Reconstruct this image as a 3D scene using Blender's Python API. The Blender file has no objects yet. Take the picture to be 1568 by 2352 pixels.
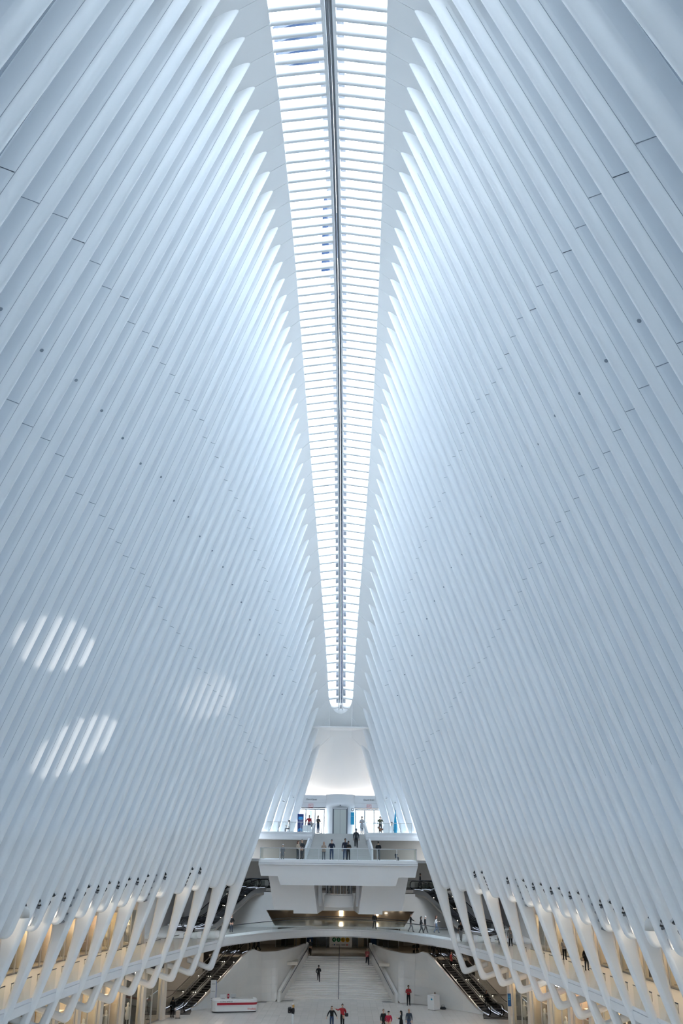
import bpy, math, random
import numpy as np
from mathutils import Vector, Matrix, Euler

# ------------------------------------------------------------------ camera, sky, lights, exposure
SC = bpy.context.scene
COL = SC.collection
TH, YAW, ROLL = 0.34681967, -0.01124383, 0.012
CAM = Vector((0.9, 0.0, 14.2))
_f = Vector((math.sin(YAW) * math.cos(TH), math.cos(YAW) * math.cos(TH), math.sin(TH)))
_r = Vector((math.cos(YAW), -math.sin(YAW), 0.0))
_u = _r.cross(_f)
_r2 = _r * math.cos(ROLL) + _u * math.sin(ROLL)
_u2 = _u * math.cos(ROLL) - _r * math.sin(ROLL)
cd = bpy.data.cameras.new('camera')
cd.sensor_fit = 'HORIZONTAL'
cd.sensor_width = 36.0
cd.lens = 36.0 * 2100.0 / 1568.0
cd.clip_start = 0.1
cd.clip_end = 3000
cam = bpy.data.objects.new('camera', cd)
COL.objects.link(cam)
cam.matrix_world = Matrix(((_r2.x, _u2.x, -_f.x, CAM.x), (_r2.y, _u2.y, -_f.y, CAM.y), (_r2.z, _u2.z, -_f.z, CAM.z), (0, 0, 0, 1)))
SC.camera = cam
SC.view_settings.view_transform = 'Standard'
SC.view_settings.look = 'None'
SC.view_settings.gamma = 1.0
SC.view_settings.use_curve_mapping = False
SC.view_settings.exposure = 1.42
SC.cycles.max_bounces = 13
SC.cycles.diffuse_bounces = 11
SC.cycles.glossy_bounces = 4
SC.cycles.transmission_bounces = 6
SC.cycles.transparent_max_bounces = 12
SC.cycles.caustics_reflective = False
SC.cycles.caustics_refractive = False
SC.cycles.sample_clamp_indirect = 12.0
SC.cycles.use_denoising = True
SC.cycles.use_adaptive_sampling = True
SC.cycles.adaptive_threshold = 0.045
SC.cycles.adaptive_min_samples = 16

world = bpy.data.worlds.new('sky')
SC.world = world
world.use_nodes = True
nt = world.node_tree
nt.nodes.clear()
wo = nt.nodes.new('ShaderNodeOutputWorld')
bg = nt.nodes.new('ShaderNodeBackground')
tc = nt.nodes.new('ShaderNodeTexCoord')
nz = nt.nodes.new('ShaderNodeTexNoise')
nz.inputs['Scale'].default_value = 2.2
nz.inputs['Detail'].default_value = 6
cr = nt.nodes.new('ShaderNodeValToRGB')
cr.color_ramp.elements[0].position = 0.38
cr.color_ramp.elements[0].color = (0.54, 0.75, 1.0, 1)
cr.color_ramp.elements[1].position = 0.62
cr.color_ramp.elements[1].color = (0.91, 0.96, 1.0, 1)
nt.links.new(tc.outputs['Generated'], nz.inputs['Vector'])
nt.links.new(nz.outputs['Fac'], cr.inputs['Fac'])
nt.links.new(cr.outputs['Color'], bg.inputs['Color'])
bg.inputs['Strength'].default_value = 6.0
nt.links.new(bg.outputs['Background'], wo.inputs['Surface'])

# three added spots at the right wall stand in for sunlight patches on the left
for src, tgt, W_, H_, E_, sl in (((13.3, 40, 11.6), (-11.0, 37.2, 21.7), 11.0, 2.3, 4200, .12), ((13.3, 44, 11.6), (-12.2, 46.0, 18.5), 11.5, 3.0, 3800, .24), ((12.3, 62, 11.8), (-9.0, 66.5, 23.8), 13.5, 3.4, 1900, .22)):
    ld = bpy.data.lights.new('sun_patch_spot', 'SPOT')
    ld.energy = E_
    ld.color = (1.0, 0.96, 0.90)
    ld.spot_blend = 0.22
    ld.shadow_soft_size = 0.12
    lo_ = bpy.data.objects.new('sun_patch_spot', ld)
    COL.objects.link(lo_)
    zz = (Vector(src) - Vector(tgt)).normalized()
    D_ = (Vector(src) - Vector(tgt)).length
    xx = (Vector((0, 1, sl)) - zz * Vector((0, 1, sl)).dot(zz)).normalized()
    yy = zz.cross(xx)
    ld.spot_size = 2 * math.atan(W_ / 2 / D_)
    lo_.matrix_world = Matrix(((xx.x, yy.x * H_ / W_, zz.x, src[0]), (xx.y, yy.y * H_ / W_, zz.y, src[1]), (xx.z, yy.z * H_ / W_, zz.z, src[2]), (0, 0, 0, 1)))

# ------------------------------------------------------------------ materials
MATS = {}
def mat(name, col, rough=0.5, metal=0.0, spec=0.5, noise=None, emit=None, alpha=None):
    if name in MATS:
        return MATS[name]
    m = bpy.data.materials.new(name)
    m.use_nodes = True
    t = m.node_tree
    p = t.nodes['Principled BSDF']
    p.inputs['Base Color'].default_value = (*col, 1)
    p.inputs['Roughness'].default_value = rough
    p.inputs['Metallic'].default_value = metal
    p.inputs['Specular IOR Level'].default_value = spec
    if emit:
        p.inputs['Emission Color'].default_value = (*emit[0], 1)
        p.inputs['Emission Strength'].default_value = emit[1]
    if noise:
        sc, amt = noise
        c = t.nodes.new('ShaderNodeTexCoord')
        n = t.nodes.new('ShaderNodeTexNoise')
        n.inputs['Scale'].default_value = sc
        n.inputs['Detail'].default_value = 5
        mx = t.nodes.new('ShaderNodeMix')
        mx.data_type = 'RGBA'
        mx.inputs['A'].default_value = (*[v * (1 - amt) for v in col], 1)
        mx.inputs['B'].default_value = (*[min(1, v * (1 + amt)) for v in col], 1)
        t.links.new(c.outputs['Object'], n.inputs['Vector'])
        t.links.new(n.outputs['Fac'], mx.inputs['Factor'])
        t.links.new(mx.outputs['Result'], p.inputs['Base Color'])
    MATS[name] = m
    return m

def glass_mat(name, tint, gloss=0.08):
    if name in MATS:
        return MATS[name]
    m = bpy.data.materials.new(name)
    m.use_nodes = True
    t = m.node_tree
    t.nodes.clear()
    o = t.nodes.new('ShaderNodeOutputMaterial')
    a = t.nodes.new('ShaderNodeBsdfTransparent')
    a.inputs['Color'].default_value = (*tint, 1)
    g = t.nodes.new('ShaderNodeBsdfGlossy')
    g.inputs['Roughness'].default_value = 0.03
    lw = t.nodes.new('ShaderNodeLayerWeight')
    lw.inputs['Blend'].default_value = 0.5
    pw = t.nodes.new('ShaderNodeMath'); pw.operation = 'POWER'; pw.inputs[1].default_value = 4.0
    fr = t.nodes.new('ShaderNodeMath'); fr.operation = 'MULTIPLY_ADD'; fr.inputs[1].default_value = 0.45; fr.inputs[2].default_value = 0.03
    t.links.new(lw.outputs['Facing'], pw.inputs[0])
    t.links.new(pw.outputs[0], fr.inputs[0])
    mx = t.nodes.new('ShaderNodeMixShader')
    t.links.new(fr.outputs[0], mx.inputs['Fac'])
    t.links.new(a.outputs['BSDF'], mx.inputs[1])
    t.links.new(g.outputs['BSDF'], mx.inputs[2])
    t.links.new(mx.outputs['Shader'], o.inputs['Surface'])
    MATS[name] = m
    return m

M_RIB = mat('rib_white_paint', (0.86, 0.87, 0.875), 0.45, noise=(0.6, 0.015))
M_PANEL = mat('panel_white_paint', (0.86, 0.87, 0.88), 0.5, noise=(0.35, 0.02))
M_SOFFIT = mat('soffit_white_paint', (0.80, 0.80, 0.795), 0.5)
M_WHITE = mat('white_paint', (0.76, 0.76, 0.765), 0.5, noise=(1.5, 0.02))
M_GREYWHITE = mat('greyish_plaster', (0.58, 0.56, 0.53), 0.6, noise=(2.0, 0.03))
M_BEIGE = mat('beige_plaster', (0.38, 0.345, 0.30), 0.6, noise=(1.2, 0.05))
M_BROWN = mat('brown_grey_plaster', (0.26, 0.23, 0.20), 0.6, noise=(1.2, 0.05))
M_MARBLE = mat('white_marble', (0.58, 0.57, 0.55), 0.25, noise=(0.9, 0.10))
M_MARBLE_W = mat('marble_cladding', (0.70, 0.68, 0.65), 0.35, noise=(0.5, 0.10))
M_JOINT = mat('dark_joint', (0.28, 0.27, 0.26), 0.8)
M_BAR = mat('louver_white', (0.84, 0.84, 0.84), 0.4)
M_STEEL = mat('brushed_steel', (0.50, 0.50, 0.50), 0.35, metal=1.0)
M_DOORSTEEL = mat('lift_door_steel', (0.55, 0.57, 0.54), 0.45, metal=0.7)
M_DARKSTEEL = mat('dark_steel', (0.16, 0.17, 0.19), 0.35, metal=0.8)
M_ALU = mat('pale_aluminium', (0.62, 0.62, 0.62), 0.4, metal=0.4)
M_BLACK = mat('black_rubber', (0.012, 0.012, 0.013), 0.4)
M_DARK = mat('dark_grey', (0.05, 0.05, 0.055), 0.6)
M_TREAD = mat('escalator_tread', (0.045, 0.045, 0.05), 0.5, noise=(20, 0.4))
M_LED = mat('blue_white_led', (0.8, 0.85, 1.0), 0.4, emit=((0.75, 0.82, 1.0), .55))
M_LAMP = mat('warm_lamp_lens', (1, 0.95, 0.85), 0.4, emit=((1.0, 0.87, 0.68), 2.0))
M_CLENS = mat('cluster_lens', (1, 0.95, 0.85), 0.4, emit=((1.0, 0.86, 0.68), 14.0))
M_COVE = mat('cove_tube', (1, 0.95, 0.9), 0.4, emit=((1.0, 0.88, 0.76), 6.0))
M_SHOPLIGHT = mat('shop_ceiling_light', (1, 0.9, 0.75), 0.4, emit=((1.0, 0.76, 0.50), 9.0))
M_RED = mat('red_band', (0.42, 0.02, 0.04), 0.4)
M_REDTXT = mat('red_letters', (0.62, 0.03, 0.03), 0.5)
M_GREYTXT = mat('grey_letters', (0.12, 0.12, 0.12), 0.6)
M_BLUE = mat('blue_board', (0.02, 0.10, 0.32), 0.4)
M_TEAL = mat('teal_board', (0.0, 0.30, 0.52), 0.4)
M_NAVY = mat('navy_banner', (0.015, 0.03, 0.16), 0.5)
M_SKYBLUE = mat('sky_blue_print', (0.05, 0.38, 0.75), 0.5)
M_WHITEPRINT = mat('white_print', (0.8, 0.8, 0.8), 0.5)
M_GREEN = mat('green_disc', (0.0, 0.20, 0.06), 0.5)
M_YELLOW = mat('yellow_disc', (0.72, 0.42, 0.0), 0.5)
M_TAN = mat('tan_wall', (0.66, 0.50, 0.34), 0.6, noise=(1.5, 0.06))
M_GOLD = mat('gold_display', (0.62, 0.36, 0.10), 0.3, metal=0.6)
M_YWALL = mat('yellow_poster', (0.65, 0.48, 0.02), 0.5)
M_ORANGE = mat('orange_display', (0.55, 0.16, 0.03), 0.5)
M_MINT = mat('mint_display', (0.55, 0.68, 0.60), 0.4)
M_CREAMCOL = mat('cream_column', (0.74, 0.68, 0.60), 0.5)
M_GLASS = glass_mat('clear_glass', (0.955, 0.975, 0.97))
M_SKYGLASS = glass_mat('skylight_glass', (0.94, 0.97, 0.98))
M_WALLGLASS = glass_mat('wall_glazing', (0.18, 0.198, 0.215))
M_SHOPGLASS = glass_mat('shop_glass', (0.86, 0.88, 0.86))
M_LITSIGN = mat('lit_letters', (1, 1, 1), 0.4, emit=((1, 0.98, 0.95), .8))

# ------------------------------------------------------------------ mesh helpers
class MB:
    """collects vertices and faces for one mesh object"""
    def __init__(s):
        s.v = []; s.f = []; s.sm = []
    def add(s, vs, fs, smooth=False):
        b = len(s.v)
        s.v.extend([tuple(map(float, p)) for p in vs])
        for q in fs:
            s.f.append(tuple(i + b for i in q)); s.sm.append(smooth)
    def box(s, c, size, rz=0.0, rx=0.0):
        hx, hy, hz = size[0] / 2, size[1] / 2, size[2] / 2
        P = [Vector((x, y, z)) for x in (-hx, hx) for y in (-hy, hy) for z in (-hz, hz)]
        R = Euler((rx, 0, rz)).to_matrix()
        P = [R @ p + Vector(c) for p in P]
        s.add(P, [(0, 1, 3, 2), (4, 6, 7, 5), (0, 4, 5, 1), (2, 3, 7, 6), (0, 2, 6, 4), (1, 5, 7, 3)])
    def hexa(s, b4, t4):
        s.add(list(b4) + list(t4), [(3, 2, 1, 0), (4, 5, 6, 7), (0, 1, 5, 4), (1, 2, 6, 5), (2, 3, 7, 6), (3, 0, 4, 7)])
    def tube(s, pts, r, n=6, closed=False, cap=True):
        pts = [Vector(p) for p in pts]
        N = len(pts)
        rings = []
        for i, p in enumerate(pts):
            a = pts[(i - 1) % N] if (closed or i > 0) else p
            b = pts[(i + 1) % N] if (closed or i < N - 1) else p
            d = (b - a).normalized()
            up = Vector((0, 0, 1)) if abs(d.z) < 0.95 else Vector((1, 0, 0))
            x = d.cross(up).normalized(); y = x.cross(d)
            rr = r[i] if isinstance(r, (list, tuple)) else r
            rings.append([p + (x * math.cos(2 * math.pi * k / n) + y * math.sin(2 * math.pi * k / n)) * rr for k in range(n)])
        vs = [q for R in rings for q in R]
        fs = []
        for i in range(N if closed else N - 1):
            j = (i + 1) % N
            for k in range(n):
                l = (k + 1) % n
                fs.append((i * n + k, i * n + l, j * n + l, j * n + k))
        s.add(vs, fs, True)
        if cap and not closed:
            b = len(s.v) - len(vs)
            s.f.append(tuple(b + k for k in range(n))[::-1]); s.sm.append(False)
            s.f.append(tuple(b + (N - 1) * n + k for k in range(n))); s.sm.append(False)
    def lathe(s, prof, c=(0, 0, 0), n=24, a0=0.0, a1=2 * math.pi):
        full = abs(a1 - a0 - 2 * math.pi) < 1e-6
        m = n if full else n + 1
        vs = []
        for r, z in prof:
            for k in range(m):
                a = a0 + (a1 - a0) * k / n
                vs.append((c[0] + r * math.cos(a), c[1] + r * math.sin(a), c[2] + z))
        fs = []
        for i in range(len(prof) - 1):
            for k in range(n):
                l = (k + 1) % m
                fs.append((i * m + k, i * m + l, (i + 1) * m + l, (i + 1) * m + k))
        s.add(vs, fs, True)
    def grid(s, P, smooth=True):
        n, m = len(P), len(P[0])
        vs = [q for R in P for q in R]
        fs = [(i * m + j, i * m + j + 1, (i + 1) * m + j + 1, (i + 1) * m + j) for i in range(n - 1) for j in range(m - 1)]
        s.add(vs, fs, smooth)
    def build(s, name, m, parent=None, loc=None):
        me = bpy.data.meshes.new(name)
        me.from_pydata(s.v, [], s.f)
        me.polygons.foreach_set('use_smooth', s.sm)
        me.materials.append(m)
        me.update()
        o = bpy.data.objects.new(name, me)
        COL.objects.link(o)
        if loc is not None:
            o.location = loc
        if parent is not None:
            o.parent = parent
        return o

def prism(mb, outline, y0, y1, r, tr=lambda x, y, z: (x, y, z), zthin=-99.0):
    """outline: list of (x,z); rounded-edge extrusion from y0 to y1 with edge radius r"""
    pts = np.array(outline, float)
    # orient counter-clockwise
    a = 0.5 * np.sum(pts[:, 0] * np.roll(pts[:, 1], -1) - np.roll(pts[:, 0], -1) * pts[:, 1])
    if a < 0:
        pts = pts[::-1]
    nx = np.roll(pts, -1, 0) - pts
    pv = pts - np.roll(pts, 1, 0)
    def nrm(v):
        return v / np.maximum(np.linalg.norm(v, axis=1, keepdims=True), 1e-9)
    n1 = nrm(np.stack([-pv[:, 1], pv[:, 0]], 1)); n2 = nrm(np.stack([-nx[:, 1], nx[:, 0]], 1))
    nn = nrm(n1 + n2)
    sc = 1.0 / np.clip(np.sum(nn * n2, 1, keepdims=True), 0.5, 1)
    thin = np.where(pts[:, 1:2] > zthin, 1.0, 0.55)
    off = lambda d: pts + nn * sc * d * thin
    hw, ym = (y1 - y0) / 2, (y1 + y0) / 2
    rings = [(ym + hw * math.sin(q), r * (1 - math.cos(q))) for q in np.linspace(-math.pi / 2, math.pi / 2, 9)]
    vs = []
    n = len(pts)
    for y, d in rings:
        vs += [tr(p[0], y, p[1]) for p in off(d)]
    fs = []
    NR = len(rings) - 1
    for i in range(NR):
        for k in range(n):
            l = (k + 1) % n
            fs.append((i * n + k, i * n + l, (i + 1) * n + l, (i + 1) * n + k))
    mb.add(vs, fs, True)
    b = len(mb.v) - len(vs)
    mb.f.append(tuple(b + k for k in range(n))[::-1]); mb.sm.append(False)
    mb.f.append(tuple(b + NR * n + k for k in range(n))); mb.sm.append(False)

def fillet(p0, p1, p2, r, n=5):
    p0, p1, p2 = map(np.array, (p0, p1, p2))
    a = (p0 - p1) / np.linalg.norm(p0 - p1); b = (p2 - p1) / np.linalg.norm(p2 - p1)
    ang = math.acos(np.clip(a @ b, -1, 1))
    t = min(r / math.tan(ang / 2), 0.48 * np.linalg.norm(p0 - p1), 0.48 * np.linalg.norm(p2 - p1))
    s, e = p1 + a * t, p1 + b * t
    return [tuple((1 - u) ** 2 * s + 2 * u * (1 - u) * p1 * 1.0 + u * u * e) for u in np.linspace(0, 1, n)]

def empty(name, loc=(0, 0, 0), rz=0.0):
    o = bpy.data.objects.new(name, None)
    o.empty_display_size = 0.3
    o.location = loc
    o.rotation_euler = (0, 0, rz)
    COL.objects.link(o)
    return o
def tag(o, label=None, cat=None, group=None, kind=None):
    if label: o['label'] = label
    if cat: o['category'] = cat
    if group: o['group'] = group
    if kind: o['kind'] = kind
    return o
def text_obj(name, body, size, m, parent, loc, rot=(math.pi / 2, 0, 0), align='CENTER', extrude=0.01, sx=1.0):
    cu = bpy.data.curves.new(name, 'FONT')
    cu.body = body
    cu.size = size
    cu.align_x = align
    cu.align_y = 'CENTER'
    cu.extrude = extrude
    cu.materials.append(m)
    t = bpy.data.objects.new(name, cu)
    COL.objects.link(t)
    me = bpy.data.meshes.new_from_object(t)
    bpy.data.objects.remove(t)
    bpy.data.curves.remove(cu)
    me.name = name
    if not me.materials:
        me.materials.append(m)
    o = bpy.data.objects.new(name, me)
    COL.objects.link(o)
    o.location = loc
    o.rotation_euler = rot
    o.scale = (sx, 1, 1)
    if parent is not None:
        o.parent = parent
    return o

# ------------------------------------------------------------------ measured geometry of the hall
def yk(k): return 97.6 - 1.81 * k
def ev(c, u): return sum(c[i] * u ** (2 * i) for i in range(len(c)))
def tip(Y):
    u = (Y - 49) / 50
    return np.array([ev((3.04995907, -0.92034638, -0.1371871, 0.06015277), u), ev((44.92032565, -19.37083705, -4.76290994, 1.47455708), u)])
def joint(Y):
    u = (Y - 44) / 50
    return np.array([ev((13.91726132, -6.87658791, -0.99269094), u), ev((14.17313847, 1.9988084, -1.19903475), u)])
def evenfit(ys, xs, n=3):
    u = (np.array(ys) - 44) / 50
    A = np.stack([u ** (2 * i) for i in range(n)], 1)
    return np.linalg.lstsq(A, np.array(xs), rcond=None)[0]
_LB = evenfit([90.36, 86.74, 83.12, 79.5, 75.88, 72.26, 68.64], [11.13, 12.26, 13.32, 14.17, 14.95, 15.6, 16.2])
_RB = evenfit([90.36, 86.74, 83.12, 79.5, 75.88, 72.26, 68.64, 65.02, 61.4, 57.78, 54.16], [10.47, 11.5, 12.47, 13.34, 14.1, 14.75, 15.3, 15.78, 16.18, 16.49, 16.71])
def legbot(Y): return np.array([ev(_LB, (Y - 44) / 50), 3.2])
def railx(Y): return ev(_RB, (Y - 44) / 50) + 0.33
_EY = np.array([97.6, 92.2, 86.7, 81.3, 75.9, 70.4, 65.0, 59.6, 54.2, 48.7, 43.3, 37.9, 32.4, 27.0, 21.6, 10, 0])
_EX = np.array([1.11, 1.28, 1.57, 1.82, 2.06, 2.28, 2.38, 2.41, 2.45, 2.44, 2.42, 2.30, 2.19, 2.08, 1.89, 1.55, 1.3])
_ED = np.array([.97, .97, .89, .80, .67, .60, .57, .58, .56, .55, .50, .475, .525, .575, .68, .8, .9])
_pX = np.polyfit((_EY - 49) / 50, _EX, 6); _pD = np.polyfit((_EY - 49) / 50, _ED, 6)
def edge(Y):
    u = (Y - 49) / 50
    return np.array([np.polyval(_pX, u), tip(Y)[1] + np.polyval(_pD, u)])
NK = 55
RW = 0.275     # half thickness of a rib along the hall
def out_n(a, b):
    d = (b - a) / np.linalg.norm(b - a)
    return d, np.array([-d[1], d[0]])
ZFIX, ZTONG = 3.0, 4.75

# ------------------------------------------------------------------ walls: ribs and panels
wall = {}
for s, nm in ((-1, 'wall_left'), (1, 'wall_right')):
    wall[s] = tag(empty(nm), 'tall white wall of leaning steel ribs on the %s of the hall' % ('left' if s < 0 else 'right'), kind='structure')

def soff_panel_pt(Y, d):
    """where the soffit slope, carried outward, meets the panel set back by d"""
    T, J, E = tip(Y), joint(Y), edge(Y)
    dd, n = out_n(T, J)
    P = T + n * d
    so = (T - E) / np.linalg.norm(T - E)
    # P + a*dd = T + b*so
    A = np.array([[dd[0], -so[0]], [dd[1], -so[1]]])
    a, b = np.linalg.solve(A, T - P)
    return T + so * b
DP, DJ = 0.85, 0.62     # panel set-back at the tip and at the joint line
for k in range(NK):
    Y = yk(k)
    T, J = tip(Y), joint(Y)
    dd, n = out_n(T, J)
    top = T - dd * 0.55
    if k >= 4 and k % 2 == 0:
        B = legbot(Y)
        d2, n2 = out_n(J, B)
        zt = J[1] - ZTONG
        on = lambda z: J + (B - J) * ((J[1] - z) / (J[1] - B[1]))
        pts = [tuple(top), tuple(T), tuple(J)]
        E1 = B + np.array([2.3, 0.78])
        pts += fillet(on(5.0), B, E1, 0.5, 6)
        E2 = E1 + np.array([0.0, 0.5])
        pts += [tuple(E1), tuple(E2)]
        IC = B + np.array([0.40, 0.62])
        pts += fillet(E2, IC, on(5.2) + n2 * 0.44, 0.22, 5)
        pts += [tuple(on(5.6) + n2 * 0.46), tuple(on(7.0) + n2 * 0.55), tuple(on(8.6) + n2 * 0.82), tuple(on(zt) + n2 * 1.12), tuple(on(zt + 1.2) + n2 * 1.25),
                tuple(J + n * 1.15), tuple(J - dd * 1.2 + n * 0.75), tuple(top + n * 1.1)]
    elif k >= 4:
        B = legbot(Y)
        zt = J[1] - ZTONG
        d2, n2 = out_n(J, B)
        on = lambda z: J + (B - J) * ((J[1] - z) / (J[1] - B[1]))
        bt = on(zt)
        pts = [tuple(top), tuple(T), tuple(J)]
        pts += fillet(on(zt + 2), bt, bt + n2 * 1.2, 0.62, 7)
        pts += [tuple(bt + n2 * 1.0 - d2 * 0.12), tuple(on(zt + 1.2) + n2 * 1.2), tuple(J + n * 1.15), tuple(J - dd * 1.2 + n * 0.75), tuple(top + n * 1.1)]
    else:
        foot = T + dd * ((T[1] - 15.0) / -dd[1])
        pts = [tuple(top), tuple(T)] + [tuple(T + (foot - T) * 0.5)] + [tuple(foot), tuple(foot + np.array([0.75, 0.0])), tuple(foot + n * 0.7 - dd * 0.5), tuple(top + n * 1.1)]
    for s in (-1, 1):
        mb = MB()
        prism(mb, pts, -RW, RW, 0.3, lambda x, y, z: (s * x, y, z), zthin=J[1] - 2.2 if k >= 4 else -99)
        o = mb.build('rib', M_RIB, wall[s], loc=(0, Y, 0))

for k in range(NK - 1):
    ya, yb = yk(k) - RW + .12, yk(k + 1) + RW - .12
    for s in (-1, 1):
        mb = MB()
        def col(Y, d, zlow=None):
            T, J = tip(Y), joint(Y)
            dd, n = out_n(T, J)
            t = soff_panel_pt(Y, d) - dd * 0.25
            b = J + n * DJ
            if k < 4:
                b = T + n * d + dd * ((T[1] - 15.0 + n[1] * d) / -dd[1])
            return t, b, n
        ta, ba, na = col(ya, DP); tb, bb, nb = col(yb, DP)
        V = lambda p, y: (s * p[0], y, p[1])
        th = 0.3
        mb.hexa([V(ba, ya), V(bb, yb), V(bb + nb * .04, yb), V(ba + na * .04, ya)], [V(ta, ya), V(tb, yb), V(tb + nb * .04, yb), V(ta + na * .04, ya)])
        mb.build('glass_panel', M_WALLGLASS, wall[s])
        if k >= 4:
            mb = MB()
            dl = 0.95
            def lo(Y):
                J, B = joint(Y), legbot(Y)
                d2, n2 = out_n(J, B)
                e = J + (B - J) * (ZFIX / (J[1] - B[1]))
                return J + n2 * dl + np.array([0, .25]), e + n2 * dl, n2
            a0, a1, na = lo(ya); b0, b1, nb = lo(yb)
            mb.hexa([V(a1, ya), V(b1, yb), V(b1 + nb * .5, yb), V(a1 + na * .5, ya)], [V(a0, ya), V(b0, yb), V(b0 + nb * .5, yb), V(a0 + na * .5, ya)])
            ja, jb = joint(ya), joint(yb)
            up_ = np.array([0, .1])
            mb.hexa([V(ja + na * .55, ya), V(jb + nb * .55, yb), V(jb + nb * 1.5, yb), V(ja + na * 1.5, ya)], [V(ja + na * .55 + up_, ya), V(jb + nb * .55 + up_, yb), V(jb + nb * 1.5 + up_, yb), V(ja + na * 1.5 + up_, ya)])
            mb.build('lower_panel', M_PANEL, wall[s])
# plate joints, nose-cap joints and plugs on the flanks of the ribs
random.seed(4)
M_SEAM = mat('seam_grey', (0.30, 0.33, 0.36), 0.7)
for s in (-1, 1):
    for k in range(6, 47):
        Y = yk(k)
        T, J = tip(Y), joint(Y)
        dd, n = out_n(T, J)
        LN = np.linalg.norm(J - T)
        yf = Y - RW - .004
        P = lambda a, e, o: (s * (T + dd * a + n * e)[0], yf + o, (T + dd * a + n * e)[1])
        fr = [0.30 + 0.0035 * (k - 20) + random.uniform(-.008, .008), 0.62 - 0.003 * (k - 20) + random.uniform(-.008, .008)]
        for q, f in enumerate(fr):
            a = LN * f; w = 0.010
            mb = MB(); mb.hexa([P(a - w, .2, 0), P(a - w, .78, 0), P(a - w, .78, .01), P(a - w, .2, .01)], [P(a + w, .2, 0), P(a + w, .78, 0), P(a + w, .78, .01), P(a + w, .2, .01)])
            mb.build('plate_joint', M_DARKSTEEL if (q == 0 and k % 3 == 0) else M_SEAM, wall[s])
        if k >= 28:
            for e in (.185,):
                mb = MB(); w = .004
                mb.hexa([P(1.5, e - w, .003), P(1.5, e + w, .003), P(1.5, e + w, .01), P(1.5, e - w, .01)], [P(LN * .9, e - w, .003), P(LN * .9, e + w, .003), P(LN * .9, e + w, .01), P(LN * .9, e - w, .01)])
                mb.build('cap_joint', M_SEAM, wall[s])
        if k % 2 == 1:
            c = P(LN * (fr[0] + .12), .42, 0)
            mb = MB()
            mb.add([(c[0] + .06 * math.cos(q * .785), c[1] + .002, c[2] + .06 * math.sin(q * .785)) for q in range(8)] + [(c[0] + .045 * math.cos(q * .785), c[1] - .012, c[2] + .045 * math.sin(q * .785)) for q in range(8)], [(q, (q + 1) % 8, 8 + (q + 1) % 8, 8 + q) for q in range(8)] + [tuple(range(8, 16))])
            mb.build('plug', M_SEAM, wall[s])
# back strip behind the tongues and the gallery ceiling
for s in (-1, 1):
    mb = MB()
    rows = []
    for Y in np.linspace(yk(3.4), yk(NK - 1), 40):
        J, B = joint(Y), legbot(Y)
        d2, n2 = out_n(J, B)
        e = J + (B - J) * ((ZFIX - .3) / (J[1] - B[1])) + n2 * 1.1
        f = J + (B - J) * ((ZTONG - .15) / (J[1] - B[1])) + n2 * 1.0
        g = np.array([railx(Y) + 7.7, f[1] + .2])
        rows.append([(s * e[0], Y, e[1]), (s * f[0], Y, f[1]), (s * g[0], Y, g[1])])
    mb.grid(rows, False)
    mb.build('gallery_soffit', M_WHITE, wall[s])

# ------------------------------------------------------------------ ceiling: soffit beams on both sides of the skylight
ceil = tag(empty('ceiling'), 'white sloping soffit beams that flank the long skylight', kind='structure')
for k in range(-1, NK - 1):
    g = 0.012
    Ya, Yb = yk(k) - g, yk(k + 1) + g
    Ya = min(Ya, 97.9)
    for s in (-1, 1):
        def sec(Y):
            e, t = edge(Y), tip(Y)
            return e, soff_panel_pt(Y, DP + .25)
        ea, pa = sec(Ya); eb, pb = sec(Yb)
        up = np.array([.25, .4])
        V = lambda p, y: (s * p[0], y, p[1])
        mb = MB()
        mb.hexa([V(ea, Ya), V(eb, Yb), V(pb, Yb), V(pa, Ya)], [V(ea + [0, .5], Ya), V(eb + [0, .5], Yb), V(pb + up, Yb), V(pa + up, Ya)])
        if k >= 2:
            mb.build('soffit_panel', M_SOFFIT, ceil)
        else:
            mb.build('soffit_panel', M_SOFFIT, ceil)
# rounded end of the opening and the head of the niche
YE, AE, BE = 93.4, float(edge(93.4)[0]), 2.0
mb = MB()
inner, outer, lip = [], [], []
Xo = float(edge(97.6)[0])
for q in range(25):
    ph = math.pi * q / 24
    xi, yi = AE * math.cos(ph), YE + BE * math.sin(ph)
    if q < 8: xo, yo = None, YE + (97.7 - YE) * q / 8
    elif q > 16: xo, yo = None, YE + (97.7 - YE) * (24 - q) / 8
    else: xo, yo = Xo * (1 - 2 * (q - 8) / 8), 97.7
    if xo is None:
        xo = float(edge(yo)[0]) * (1 if q < 12 else -1)
    zi = float(edge(yi)[1]); zo = float(edge(yo)[1])
    lip.append((xi, yi, zi + .9)); inner.append((xi, yi, zi)); outer.append((xo, yo, zo))
mid = [tuple((np.array(a) * .5 + np.array(b) * .5)) for a, b in zip(inner, outer)]
mb.grid([inner, mid, outer], False)
mb.grid([lip, inner], True)
mb.build('end_panel', M_SOFFIT, ceil)
mb = MB()
zz = float(edge(97.6)[1])
mb.box((0, 98.6, zz + .6), (9, 8.6, .1))
mb.box((0, 102.5, 21.5), (12, .2, 8))
mb.build('roof_cap', M_SOFFIT, ceil)

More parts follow.
